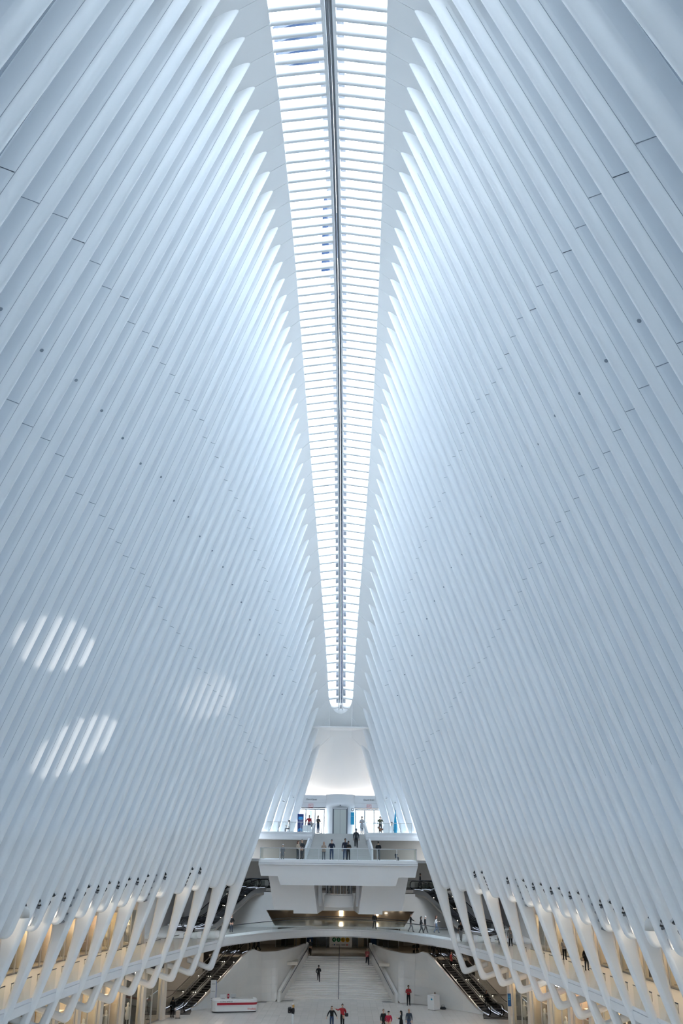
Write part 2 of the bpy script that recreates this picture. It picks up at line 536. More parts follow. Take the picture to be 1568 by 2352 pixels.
# ------------------------------------------------------------------ skylight
sky = tag(empty('window_1'), 'long narrow skylight of white louver bars along the roof ridge', kind='structure')
def ridge_z(Y):
    e = edge(Y)
    return e[1] + 0.17 * e[0] + 0.12
nb = 0
Yb = 95.0
while Yb > -1:
    lim = float(edge(Yb)[0])
    if Yb > YE:
        if Yb > YE + BE * .93: Yb -= .905; continue
        lim = AE * math.sqrt(max(0.02, 1 - ((Yb - YE) / BE) ** 2))
    for s in (-1, 1):
        mb = MB()
        a = np.array([lim + .05, edge(Yb)[1] + .2]); b = np.array([.20, ridge_z(Yb)])
        n = 12
        vs = []
        for P in (a, b):
            for q in range(n):
                t = 2 * math.pi * q / n
                cx, sx = math.cos(t), math.sin(t)
                vs.append((s * P[0], .15 * math.copysign(abs(cx) ** .7, cx), P[1] + .17 * math.copysign(abs(sx) ** .7, sx)))
        mb.add(vs, [(q, (q + 1) % n, n + (q + 1) % n, n + q) for q in range(n)], True)
        mb.build('bar', M_BAR, sky, loc=(0, Yb, 0))
    Yb -= .905
YR = np.linspace(95.2, -1, 40)
for s in (-1, 1):
    mb = MB()
    for a, b in zip(YR[:-1], YR[1:]):
        za, zb = ridge_z(a), ridge_z(b)
        mb.hexa([(s * .13, a, za - .14), (s * .13, b, zb - .14), (s * .25, b, zb - .14), (s * .25, a, za - .14)],
                [(s * .13, a, za + .3), (s * .13, b, zb + .3), (s * .25, b, zb + .3), (s * .25, a, za + .3)])
    mb.build('ridge_rail', M_BAR, sky)
    mb = MB()
    mb.tube([(s * .055, y, ridge_z(y) + .02) for y in YR], .045, 6)
    mb.build('ridge_pipe', M_DARKSTEEL, sky)
    mb = MB()
    for a, b in zip(YR[:-1], YR[1:]):
        za, zb = ridge_z(a) + .55, ridge_z(b) + .55
        mb.hexa([(s * .02, a, za), (s * .02, b, zb), (s * .5, b, zb), (s * .5, a, za)], [(s * .02, a, za + .1), (s * .02, b, zb + .1), (s * .5, b, zb + .1), (s * .5, a, za + .1)])
    mb.build('ridge_cover', M_DARKSTEEL, sky)
    for i in range(0, 39, 3):
        mb = MB()
        rows = []
        for y in YR[i:i + 4]:
            e = edge(y)
            rows.append([(s * (e[0] + .1), y, e[1] + .62), (s * .3, y, ridge_z(y) + .62)])
        mb.grid(rows, False)
        mb.build('pane', M_SKYGLASS, sky)

# ------------------------------------------------------------------ floor
floor = tag(empty('floor'), 'pale marble hall floor of fanned rectangular tiles', kind='structure')
mb = MB()
mb.box((0, 57.5, -0.16), (58, 118, 0.28))
mb.build('floor_bed', M_JOINT, floor)
tile_src = None
tiles = []
for i in range(0, 17):
    y = 98.9 - 1.19 * i
    for j in range(-27, 28):
        x = (j + .5) * 0.62
        xx = x * (380 - y) / 290.0
        if abs(xx) > 16.0 or y < 81: continue
        if y > 97.3 and abs(xx) > 4.5: continue
        if y > 96.3 and abs(xx) > 6.6: continue
        if abs(xx) > 12.6 and y > 92.0: continue
        tiles.append((y, xx))
tiles.sort(key=lambda t: (t[0] > 98 , -t[0]))
vis = [t for t in tiles if t[0] > 83.2]
random.seed(2)
MT = [mat('marble_tile_%s' % n, c, 0.22, noise=(0.8, 0.06)) for n, c in (('pale', (.74, .71, .67)), ('mid', (.715, .685, .645)), ('grey', (.695, .665, .63)))]
tm = []
for m in MT:
    mb = MB(); mb.box((0, 0, 0), (0.632, 1.182, 0.04))
    o = mb.build('tile', m, floor); tm.append(o.data); bpy.data.objects.remove(o)
random.shuffle(vis)
vis.sort(key=lambda t: t[0] * 0.02 + abs(t[1]) * .25)
part, rest = vis[:300], vis[300:]
for y, x in part:
    o = bpy.data.objects.new('tile', random.choice(tm))
    COL.objects.link(o); o.parent = floor
    o.location = (x, y, -0.02); o.rotation_euler = (0, 0, x / (380 - y)); o.scale = ((380 - y) / 290 * .97, 1, 1)
mb = MB()
for y, x in rest + [t for t in tiles if t[0] <= 83.2]:
    mb.box((x, y, -0.02), (0.632 * (380 - y) / 290 * .97, 1.182, .04), x / (380 - y))
o = mb.build('tile_field', MT[0], floor); o['kind'] = 'stuff'
mb = MB()
mb.box((0, 40, -0.02), (56, 80.6, 0.04))
mb.build('far_paving', MT[1], floor)

# ------------------------------------------------------------------ enclosing walls
wb = tag(empty('wall_back'), 'plain wall closing the concourse behind the stairs', kind='structure')
mb = MB(); mb.box((0, 116.2, 7.3), (56, .4, 14.8)); mb.build('wall_face', M_GREYWHITE, wb)
wf = tag(empty('wall_front'), 'plain wall closing the hall behind the viewer', kind='structure')
mb = MB(); mb.box((0, -0.75, 22), (58, .3, 48)); mb.build('wall_face', M_WHITE, wf)
for s in (-1, 1):
    w = wall[s]
    mb = MB()
    rows = []
    for Y in list(np.linspace(-1, 91, 24)) + [116]:
        X = railx(min(Y, 91)) + 7.6
        rows.append([(s * X, Y, 0), (s * X, Y, 15.0)])
    mb.grid(rows, False)
    mb.build('outer_wall', M_GREYWHITE, w)

# ------------------------------------------------------------------ galleries along both sides
for s, side in ((-1, 'left'), (1, 'right')):
    g = tag(empty('trim_%d' % (1 if s < 0 else 2)), 'white gallery edge running between the ribs on the %s' % side, kind='structure')
    Ys = np.linspace(91.2, -0.5, 52)
    prof = [(7.7, 5.78), (0.0, 5.80), (-0.02, 5.62), (.05, 5.60), (.05, 5.585), (-0.02, 5.565), (0.02, 5.10), (.16, 5.02), (2.4, 4.72), (7.7, 4.72)]
    mb = MB()
    mb.grid([[(s * (railx(y) + a), y, z) for a, z in prof] for y in Ys], False)
    mb.build('gallery_edge', M_WHITE, g)
    mb = MB()
    mb.grid([[(s * (railx(y) + 0.052 - .002 * q), y, 5.603 - .024 * q) for q in range(2)] for y in Ys], False)
    mb.build('shadow_gap', M_DARKSTEEL, g)
    for k in range(4, 42, 2):
        ya, yb = yk(k) + 0.45 + 2.75, yk(k) + .45
        if ya > 91.0: ya = 91.0
        b = tag(empty('glass_balustrade', (0, 0, 0)), None)
        b.parent = g
        mb = MB()
        X = lambda y, e: s * (railx(y) + .06 + e)
        mb.hexa([(X(ya, 0), ya, 5.8), (X(yb, 0), yb, 5.8), (X(yb, .02), yb, 5.8), (X(ya, .02), ya, 5.8)], [(X(ya, 0), ya, 6.84), (X(yb, 0), yb, 6.84), (X(yb, .02), yb, 6.84), (X(ya, .02), ya, 6.84)])
        mb.build('pane', M_GLASS, b)
        mb = MB()
        mb.tube([(X(ya, .01), ya, 6.87), (X(yb, .01), yb, 6.87)], .03, 6)
        mb.tube([(X(yb, .01), yb, 6.87), (X(yb, .01), yb, 5.8)], .012, 5)
        mb.build('top_rail', M_DARKSTEEL, b)

# ------------------------------------------------------------------ shops: ground floor bays and gallery bays
SH_LOW = ['grey', 'gold', 'mint', 'dark', 'cream', 'orange']
BACK = dict(grey=M_GREYWHITE, gold=M_GOLD, mint=M_MINT, dark=M_DARK, cream=M_TAN, orange=M_ORANGE, yellow=M_YWALL, tan=M_TAN, beige=M_BEIGE)
def shop_bay(s, k, upper, style, label, step=2):
    ya, yb = yk(k), yk(k + step)
    if upper:
        X0 = lambda y: railx(y) + 5.0
        z0, z1, dp = 5.8, 9.3, 1.6
    else:
        X0 = lambda y: legbot(y)[0] + 2.3
        z0, z1, dp = 0.0, 4.72, 1.5
    t = tag(empty('shop_window', (s * X0(ya), (ya + yb) / 2, z0)), label, 'shop window', 'shop fronts under the gallery' if not upper else 'shop fronts along the gallery')
    org = Vector(t.location)
    def hx(name, m, y0, y1, e0, e1, za, zb, par=t):
        mb = MB()
        P = lambda y, e, z: tuple(Vector((s * (X0(y) + e), y, z)) - org)
        mb.hexa([P(y0, e0, za), P(y1, e0, za), P(y1, e1, za), P(y0, e1, za)], [P(y0, e0, zb), P(y1, e0, zb), P(y1, e1, zb), P(y0, e1, zb)])
        return mb.build(name, m, par)
    pw = .5
    hx('column', M_CREAMCOL, ya + .24, ya - .26, -.05, .45, z0, z1)
    hx('backdrop', BACK[style], ya - .2, yb + .3, dp, dp + .1, z0, z1)
    hx('side_panel', M_CREAMCOL if style != 'dark' else M_DARK, yb + .4, yb + .32, .3, dp, z0, z1)
    hx('display_floor', M_BEIGE, ya - .2, yb + .3, .2, dp, z0 + .02, z0 + .12)
    hx('header', M_DARK if style in ('dark', 'grey') else M_CREAMCOL, ya - .25, yb + .3, .12, .3, z1 - .75, z1 - .1)
    hx('pane', M_SHOPGLASS, ya - .26, yb + .3, .2, .22, z0 + .1, z1 - .75)
    fr = hx('frame', M_ALU, ya - .26, ya - .34, .15, .26, z0, z1 - .7)
    hx('frame', M_ALU, (ya + yb) / 2 + .03, (ya + yb) / 2 - .03, .15, .26, z0, z1 - .7)
    hx('light_panel', M_SHOPLIGHT, ya - .6, yb + .6, .55, .85, z1 - .8, z1 - .76)
    rr = random.Random(k * 7 + s + upper * 100)
    for q in range(4):
        y = ya - .75 - q * (ya - yb - 1.3) / 3.2
        if style in ('gold', 'orange', 'mint'):
            for h in range(3):
                e = 1.0 + rr.random() * .2
                mb = MB()
                P = Vector((s * (X0(y) + e), y, z0 + .9 + h * .7)) - org
                mb.lathe([(0.0, 0), (.12, .02), (.16, .18), (.08, .32), (.05, .42), (0, .44)], P, 10)
                mb.build('vase', M_GOLD if style == 'gold' else (M_ORANGE if style == 'orange' else M_WHITEPRINT), t)
        elif q % 2 == 0:
            mb = MB()
            P = Vector((s * (X0(y) + .9), y, z0 + .12)) - org
            mb.lathe([(.2, 0), (.2, .04), (.03, .05), (.03, .55), (.16, .6), (.2, .95), (.13, 1.2), (.22, 1.42), (.08, 1.52), (.1, 1.6), (.11, 1.72), (0, 1.82)], P, 10)
            mb.build('mannequin', M_WHITEPRINT if style != 'dark' else M_GREYTXT, t)
    if style in ('gold', 'orange', 'mint', 'cream', 'tan'):
        for h in range(4):
            hx('shelf', M_WHITEPRINT, ya - .4, yb + .5, .85, dp, z0 + .85 + h * .7, z0 + .88 + h * .7)
    return t
lows_l = {6: 'dark', 8: 'grey', 10: 'cream', 12: 'grey', 14: 'gold', 16: 'dark', 18: 'gold'}
lows_r = {6: 'tan', 8: 'cream', 10: 'grey', 12: 'orange', 14: 'dark', 16: 'cream', 18: 'grey'}
words = {'grey': 'grey glass shop window with pale mannequins', 'gold': 'shop window full of glinting gold vases', 'cream': 'cream shop window with white shelves', 'dark': 'dark shop window with a black frame', 'tan': 'tan boarded shop window', 'orange': 'warm orange lit shop window', 'mint': 'mint green lit shop window', 'yellow': 'shop window with a bright yellow poster', 'beige': 'plain beige shop window'}
ordn = ['first', 'second', 'third', 'fourth', 'fifth', 'sixth', 'seventh', 'eighth', 'ninth', 'tenth', 'eleventh', 'twelfth', 'thirteenth', 'fourteenth', 'fifteenth']
for s, D, sd in ((-1, lows_l, 'left'), (1, lows_r, 'right')):
    for q, k in enumerate(sorted(D)):
        shop_bay(s, k, False, D[k], '%s, %s bay from the %s escalators' % (words[D[k]], ordn[q], sd))
ups_l = {6: 'beige', 8: 'yellow', 10: 'orange', 12: 'tan', 14: 'orange', 16: 'mint', 18: 'tan', 20: 'gold', 22: 'gold', 24: 'gold', 26: 'gold', 28: 'gold'}
ups_r = {6: 'beige', 8: 'beige', 10: 'gold', 12: 'orange', 14: 'dark', 16: 'tan', 18: 'beige', 20: 'tan', 22: 'tan', 24: 'tan', 26: 'beige', 28: 'tan'}
for s, D, sd in ((-1, ups_l, 'left'), (1, ups_r, 'right')):
    for q, k in enumerate(sorted(D)):
        shop_bay(s, k, True, D[k], 'upper %s behind the ribs, %s from the bridge on %s gallery' % (words[D[k]].replace('shop window', 'shop front'), ordn[q], sd))
def sign(s, k, body, m, size, label, z=4.3, e=-.12, fr=.5):
    y = yk(k) * (1 - fr) + yk(k + 2) * fr
    X = s * (legbot(y)[0] + 2.3 + e)
    X1 = s * (legbot(y + .5)[0] + 2.3 + e)
    ang = math.atan2(.5 * 1, X1 - X)          # along +Y
    rot = ang if s > 0 else ang + math.pi
    # readable from the hall: on the left wall text runs toward +Y, on the right toward -Y
    rz = math.atan2(.5, X1 - X) if s < 0 else math.atan2(-.5, X - X1)
    t = tag(empty('shop_sign', (X, y, z), rz), label, 'sign')
    w = size * .68
    for i, ch in enumerate(body):
        if ch != ' ':
            text_obj('letter', ch, size, m, t, ((i - (len(body) - 1) / 2) * w, 0, 0), extrude=.03)
sign(1, 10, 'LONGCHAMP', M_LITSIGN, .62, 'glowing white shop lettering over the third right hand shop', fr=.45)
sign(1, 8, 'BaBl', M_WHITEPRINT, .7, 'white outlined shop lettering over the second right hand shop', fr=.45)
sign(-1, 8, 'ERF', M_LITSIGN, .62, 'glowing white three letter shop sign near the left escalators', fr=.45)
sign(-1, 12, 'RI MOTO', M_GREYTXT, .55, 'dark shop lettering on a white board at the left', fr=.45)

# ------------------------------------------------------------------ lower stairs
st = tag(empty('grand_staircase', (0, 101, 0)), 'broad white marble staircase rising from the hall floor to the lower concourse', 'staircase')
NS = 19
hw0, hw1 = 5.35, 3.55
RIS = 3.1 / NS
for i in range(NS):
    f = i / (NS - 1)
    yc = 98.95 + (104.95 - 98.95) * i / NS
    yn = 98.95 + (104.95 - 98.95) * (i + 1) / NS + .04
    hw = hw0 + (hw1 - hw0) * f
    bow = 1.35 * (1 - f) ** 1.3
    z0, z1 = i * RIS - (.02 if i else 0), (i + 1) * RIS
    xs = np.linspace(-hw, hw, 11)
    F = [(x, yc - bow * (x / hw) ** 2 - 101) for x in xs]
    Bk = [(x, yn - bow * (x / hw) ** 2 * .93 - 101) for x in xs]
    mb = MB()
    mb.grid([[(x, y + .012, z0) for x, y in F], [(x, y + .012, z1 - .035) for x, y in F], [(x, y - .012, z1 - .03) for x, y in F], [(x, y - .012, z1) for x, y in F], [(x, y, z1) for x, y in Bk]], False)
    mb.build('step', MT[i * 2 % 3], st)
mb = MB()
rl = [(0.05, 98.9 - 101, .95), (0.05, 104.9 - 101, 4.05), (0.05, 105.6 - 101, 4.05)]
mb.tube([(0.05, 98.7 - 101, 0.0), (0.05, 98.7 - 101, .8)] + rl, .035, 6)
for q in range(5):
    f = (q + .5) / 5
    mb.tube([(0.05, 98.9 + 6 * f - 101, 3.1 * f), (0.05, 98.9 + 6 * f - 101, .95 + 3.1 * f)], .025, 5)
mb.build('handrail', M_DARKSTEEL, st)
for s in (-1, 1):
    t = lambda p: (s * p[0], p[1] - 101, p[2])
    pt = [(5.7, 96.95, .85), (4.6, 100.7, 2.55), (3.45, 104.6, 4.25), (3.45, 106.5, 4.25)]
    mb = MB()
    rows = []
    for x, y, z in pt:
        rows.append([t((x, y, 0)), t((x, y, z)), t((x - .28, y, z)), t((x - .28, y, 0))])
    mb.grid(rows, False)
    mb.lathe([(.16, 0), (.16, .8), (.12, .87), (0, .9)], t((5.56, 96.95, 0)), 12)
    mb.build('flank_parapet', M_MARBLE_W, st)
    mb = MB()
    mb.tube([t((x - .42, y, z - .12)) for x, y, z in pt[:3]], .035, 6)
    mb.build('handrail', M_DARKSTEEL, st)

# marble walls beside the stairs
for s, n in ((-1, 'trim_3'), (1, 'trim_4')):
    w = tag(empty(n), 'curving marble clad wall between stairs and escalators, %s side' % ('left' if s < 0 else 'right'), kind='structure')
    cols = [((12.95, 91.2, 0), (12.95, 91.3, .2)), ((12.2, 92.1, 0), (12.29, 92.2, .50)), ((10.3, 94.0, 0), (10.35, 94.0, 2.50)), ((8.6, 95.7, 0), (8.42, 95.55, 4.42)), ((7.2, 96.8, 0), (7.39, 97.0, 4.21)),
            ((6.3, 97.0, 0), (6.4, 98.1, 4.15)), ((5.72, 97.0, 0.2), (5.84, 98.8, 4.15)), ((4.95, 99.6, 2.0), (4.66, 100.5, 4.22)), ((4.15, 102.2, 3.15), (4.0, 102.7, 4.24)), ((3.47, 104.5, 4.2), (3.47, 104.5, 4.26))]
    def P(u, v):
        i = min(int(u), len(cols) - 2); f = u - i
        def cm(q):
            c = [np.array(cols[min(max(i + d, 0), len(cols) - 1)][q]) for d in (-1, 0, 1, 2)]
            m1, m2 = (c[2] - c[0]) / 2, (c[3] - c[1]) / 2
            return c[1] * (2 * f ** 3 - 3 * f * f + 1) + m1 * (f ** 3 - 2 * f * f + f) + c[2] * (3 * f * f - 2 * f ** 3) + m2 * (f ** 3 - f * f)
        b, t = cm(0), cm(1)
        q = b * (1 - v) + t * v
        return (s * q[0], q[1], q[2])
    mb = MB()
    mb.grid([[tuple(np.array(P(u, v)) + np.array([0, .03, 0])) for v in np.linspace(0, 1, 6)] for u in np.linspace(0, 9, 28)], False)
    mb.grid([[P(u, 1), tuple(np.array(P(u, 1)) + np.array([s * .15, .45, .01]))] for u in np.linspace(0, 9, 28)], False)
    mb.build('wall_core', M_MARBLE_W, w)
    MC = [M_MARBLE_W, M_MARBLE_W, mat('marble_cladding_cool', (.685, .67, .645), .35, noise=(.5, .1)), mat('marble_cladding_warm', (.72, .695, .66), .35, noise=(.5, .1))]
    random.seed(9 + s)
    for ui in range(9):
        nu = 2 if ui in (1, 2) else 1
        for uj in range(nu):
            u0, u1 = ui + uj / nu, ui + (uj + 1) / nu
            H = max(P(u0, 1)[2] - P(u0, 0)[2], P(u1, 1)[2] - P(u1, 0)[2])
            nv = max(1, int(round(H / .72)))
            for vi in range(nv):
                g = .008
                v0, v1 = vi / nv + g, (vi + 1) / nv - g
                mb = MB()
                mb.grid([[P(u, v) for v in (v0, (v0 + v1) / 2, v1)] for u in np.linspace(u0 + .01, u1 - .01, 5)], True)
                mb.build('cladding_panel', random.choice(MC), w)

# ------------------------------------------------------------------ lower concourse behind the stairs
lc = tag(empty('floor_2'), 'cream floor of the lower concourse at the head of the stairs', kind='structure')
mb = MB()
mb.box((0, 110.6, 2.95), (27, 11.2, .28))
mb.box((-6.7, 103.2, 2.95), (5.4, 7.4, .28)); mb.box((6.7, 103.2, 2.95), (5.4, 7.4, .28))
mb.build('concourse_slab', mat('cream_floor', (.62, .55, .46), .3, noise=(1.0, .06)), lc)
df = tag(empty('door_3', (0, 113, 3.1)), 'dim glass shop front behind the head of the stairs', kind='structure')
mb = MB(); mb.box((0, 2.4, 1.0), (14.6, .1, 2.0)); mb.build('backdrop', M_BROWN, df)
for q in range(13):
    x = -7.2 + q * 1.15
    mb = MB(); mb.box((x, 0, 1.0), (.07, .1, 2.0)); mb.build('mullion', M_DARKSTEEL if q % 3 else M_ALU, df)
for q in range(12):
    x = -7.2 + q * 1.15 + .575
    mb = MB(); mb.box((x, 0, 1.0), (1.08, .02, 2.0)); mb.build('pane', M_SHOPGLASS, df)
random.seed(5)
for q in range(9):
    x = -6.3 + q * 1.45
    if abs(x) < 1.3: continue
    mb = MB(); mb.box((x, 1.6 + .3 * (q % 2), .55 + .2 * (q % 3)), (.7, .5, 1.1 + .4 * (q % 3)))
    mb.build('display_case', [M_DARK, M_TAN, M_BLUE, M_DARK, M_BROWN][q % 5], df)
mb = MB()
mb.box((-10.4, 113, 4.1), (6.2, .3, 2.0)); mb.box((10.2, 113, 4.1), (6.6, .3, 2.0))
mb.build('side_wall', M_GREYWHITE, df)
for x, y in ((-6, 109), (-3.4, 110.5), (3.6, 110.5), (6.2, 109), (0, 110), (-9, 110), (9, 110)):
    mb = MB(); mb.lathe([(0, 0), (.16, 0), (.16, .03), (0, .03)], (x, y - 113, 5.03 - 3.1), 10)
    mb.build('downlight', M_LAMP, df)
sg = tag(empty('subway_sign', (0.13, 112.75, 3.15)), 'white subway direction board with green and yellow route discs', 'sign')
mb = MB(); mb.box((0, 0, .62), (2.52, .08, 1.24)); mb.build('board', M_WHITEPRINT, sg)
for q, (ch, m, tmx) in enumerate((('4', M_GREEN, M_WHITEPRINT), ('5', M_GREEN, M_WHITEPRINT), ('R', M_YELLOW, M_GREYTXT), ('W', M_YELLOW, M_GREYTXT))):
    x = -.75 + q * .5
    mb = MB(); mb.lathe([(0, 0), (.225, 0), (.225, .02), (0, .02)], (0, 0, 0), 24)
    d = mb.build('route_disc', m, sg); d.location = (x, -.045, .8); d.rotation_euler = (math.pi / 2, 0, 0)
    text_obj('letter', ch, .36, tmx, d, (0, 0, .022), (0, 0, 0), extrude=.004)
for x, m in ((-.72, M_BLUE), (.7, M_REDTXT)):
    mb = MB(); mb.lathe([(0, 0), (.07, 0), (.07, .02), (0, .02)], (0, 0, 0), 14)
    d = mb.build('small_disc', m, sg); d.location = (x, -.045, .28); d.rotation_euler = (math.pi / 2, 0, 0)
for x in (-.3, .3):
    for h in (.32, .24):
        mb = MB(); mb.box((x, -.045, h), (.46, .01, .035)); mb.build('text_line', M_GREYTXT, sg)
for x in (-.95, .92):
    mb = MB(); mb.box((x, -.045, .28), (.05, .01, .07)); mb.build('arrow', M_GREYTXT, sg)

# ------------------------------------------------------------------ curved bridge
br = tag(empty('bridge', (0, 101.3, 5.95)), 'curved white pedestrian bridge with glass balustrades spanning the far end', 'bridge')
by = lambda x, o=0: -.097 * x * x + o
xs = np.linspace(-10.5, 10.5, 29)
mb = MB()
mb.grid([[(x, by(x), 0), (x, by(x) - .02, -.1), (x, by(x) + .03, -.12), (x, by(x) - .02, -.14), (x, by(x) + .02, -.62), (x, by(x) + .25, -.74), (x, by(x) + 3.1, -.74), (x, by(x) + 3.1, 0), (x, by(x), 0)] for x in xs], False)
mb.build('deck', M_WHITE, br)
mb = MB()
mb.grid([[(x, by(x) + .028, -.113), (x, by(x) + .028, -.128)] for x in xs], False)
mb.build('shadow_gap', M_DARKSTEEL, br)
for off in (.06, 3.0):
    W_ = 10.2 if off < 1 else 6.6
    for a, b in zip(np.linspace(-W_, W_, 12)[:-1], np.linspace(-W_, W_, 12)[1:]):
        mb = MB()
        mb.hexa([(a + .02, by(a, off), 0), (b - .02, by(b, off), 0), (b - .02, by(b, off) + .02, 0), (a + .02, by(a, off) + .02, 0)], [(a + .02, by(a, off), .92), (b - .02, by(b, off), .92), (b - .02, by(b, off) + .02, .92), (a + .02, by(a, off) + .02, .92)])
        mb.build('pane', M_GLASS, br)
    mb = MB()
    mb.tube([(x, by(x, off), .95) for x in np.linspace(-W_ - .2, W_ + .2, 40)], .035, 6)
    mb.build('handrail', M_DARKSTEEL, br)
# lobby behind the bridge, at gallery level
fl4 = tag(empty('floor_4', (0, 0, 5.81)), 'pale gallery floor between the bridge and the lobby', kind='structure')
for s in (-1, 1):
    mb = MB()
    mb.grid([[(s * x, 101.3 + by(x) + 3.05, -.02), (s * x, 104.9, -.02)] for x in np.linspace(6.3, 10.5, 8)], False)
    mb.grid([[(s * x, 101.3 + by(x) + 3.05, -.7), (s * x, 104.9, -.7)] for x in np.linspace(6.3, 10.5, 8)], False)
    mb.grid([[(s * 10.45, 91.0, -.02), (s * 10.45, 104.9, -.02)], [(s * 19, 91.0, -.02), (s * 19, 104.9, -.02)]], False)
    mb.grid([[(s * 10.45, 91.0, -.7), (s * 10.45, 104.9, -.7)], [(s * 19, 91.0, -.7), (s * 19, 104.9, -.7)]], False)
    mb.build('gallery_floor', M_MARBLE, fl4)
lb = tag(empty('wall_end', (0, 105, 5.95)), 'wall behind the bridge with a wide lobby opening and escalator landings', kind='structure')
mb = MB()
def plate(pts, y0, y1):
    n = len(pts)
    mb.add([(x, y0, z) for x, z in pts] + [(x, y1, z) for x, z in pts], [tuple(range(n)), tuple(range(2 * n - 1, n - 1, -1))] + [(i, n + i, n + (i + 1) % n, (i + 1) % n) for i in range(n)])
plate([(-9.4, 3.2), (-7.72, 1.45), (7.9, 1.5), (9.4, 3.2)], 0, .5)
plate([(-9.4, 3.2), (-12.6, -.15), (-6.7, -.15), (-7.72, 1.45)], 0, .5)
plate([(9.4, 3.2), (7.9, 1.5), (6.7, -.15), (12.6, -.15)], 0, .5)
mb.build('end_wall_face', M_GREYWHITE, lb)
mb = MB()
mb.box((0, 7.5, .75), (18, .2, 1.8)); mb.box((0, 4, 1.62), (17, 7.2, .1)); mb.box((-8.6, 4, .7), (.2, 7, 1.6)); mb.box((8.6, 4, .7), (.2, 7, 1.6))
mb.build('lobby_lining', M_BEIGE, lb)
mb = MB(); mb.box((0, 5.3, -.1), (36, 10.8, .16)); mb.build('lobby_floor', M_MARBLE, lb)
for x, z in ((-6.2, 1.25), (-5, 1.3), (-3.0, 1.28), (-3.6, .85), (4.6, 1.2), (5.9, 1.15), (6.9, 1.1), (5.2, .8)):
    mb = MB(); mb.lathe([(0, 0), (.16, 0), (.13, .05), (0, .07)], (x, 7.3, z), 8)
    mb.build('wall_lamp', M_LAMP, lb)
for x, w, h in ((.15, .35, .8), (4.2, .2, .6)):
    mb = MB(); mb.box((x, 7.35, .85), (w, .03, h)); mb.build('lit_panel', M_SHOPLIGHT, lb)
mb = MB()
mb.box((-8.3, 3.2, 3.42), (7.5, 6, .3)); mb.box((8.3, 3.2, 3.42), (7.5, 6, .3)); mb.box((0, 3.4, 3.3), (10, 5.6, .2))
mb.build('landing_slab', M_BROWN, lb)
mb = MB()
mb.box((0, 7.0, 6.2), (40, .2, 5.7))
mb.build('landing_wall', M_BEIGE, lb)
for s in (-1, 1):
    mb = MB(); mb.box((s * 9.5, 6.6, 6.3), (6.5, .6, .35)); mb.build('lit_ledge', M_WHITE, lb)
    mb = MB(); mb.tube([(s * 5.2, 1.2, 4.5), (s * 12, 1.2, 4.5)], .03, 6); mb.build('landing_handrail', M_DARKSTEEL, lb)
    for q in range(4):
        mb = MB(); mb.box((s * (5.6 + q * 1.6), 1.2, 4.03), (1.5, .02, .9)); mb.build('pane', M_GLASS, lb)
for s in (-1, 1):
    mb = MB(); mb.box((s * 15.8, -2.0, -3.4), (4.0, .2, 5.0)); mb.build('side_return', M_GREYWHITE, lb)

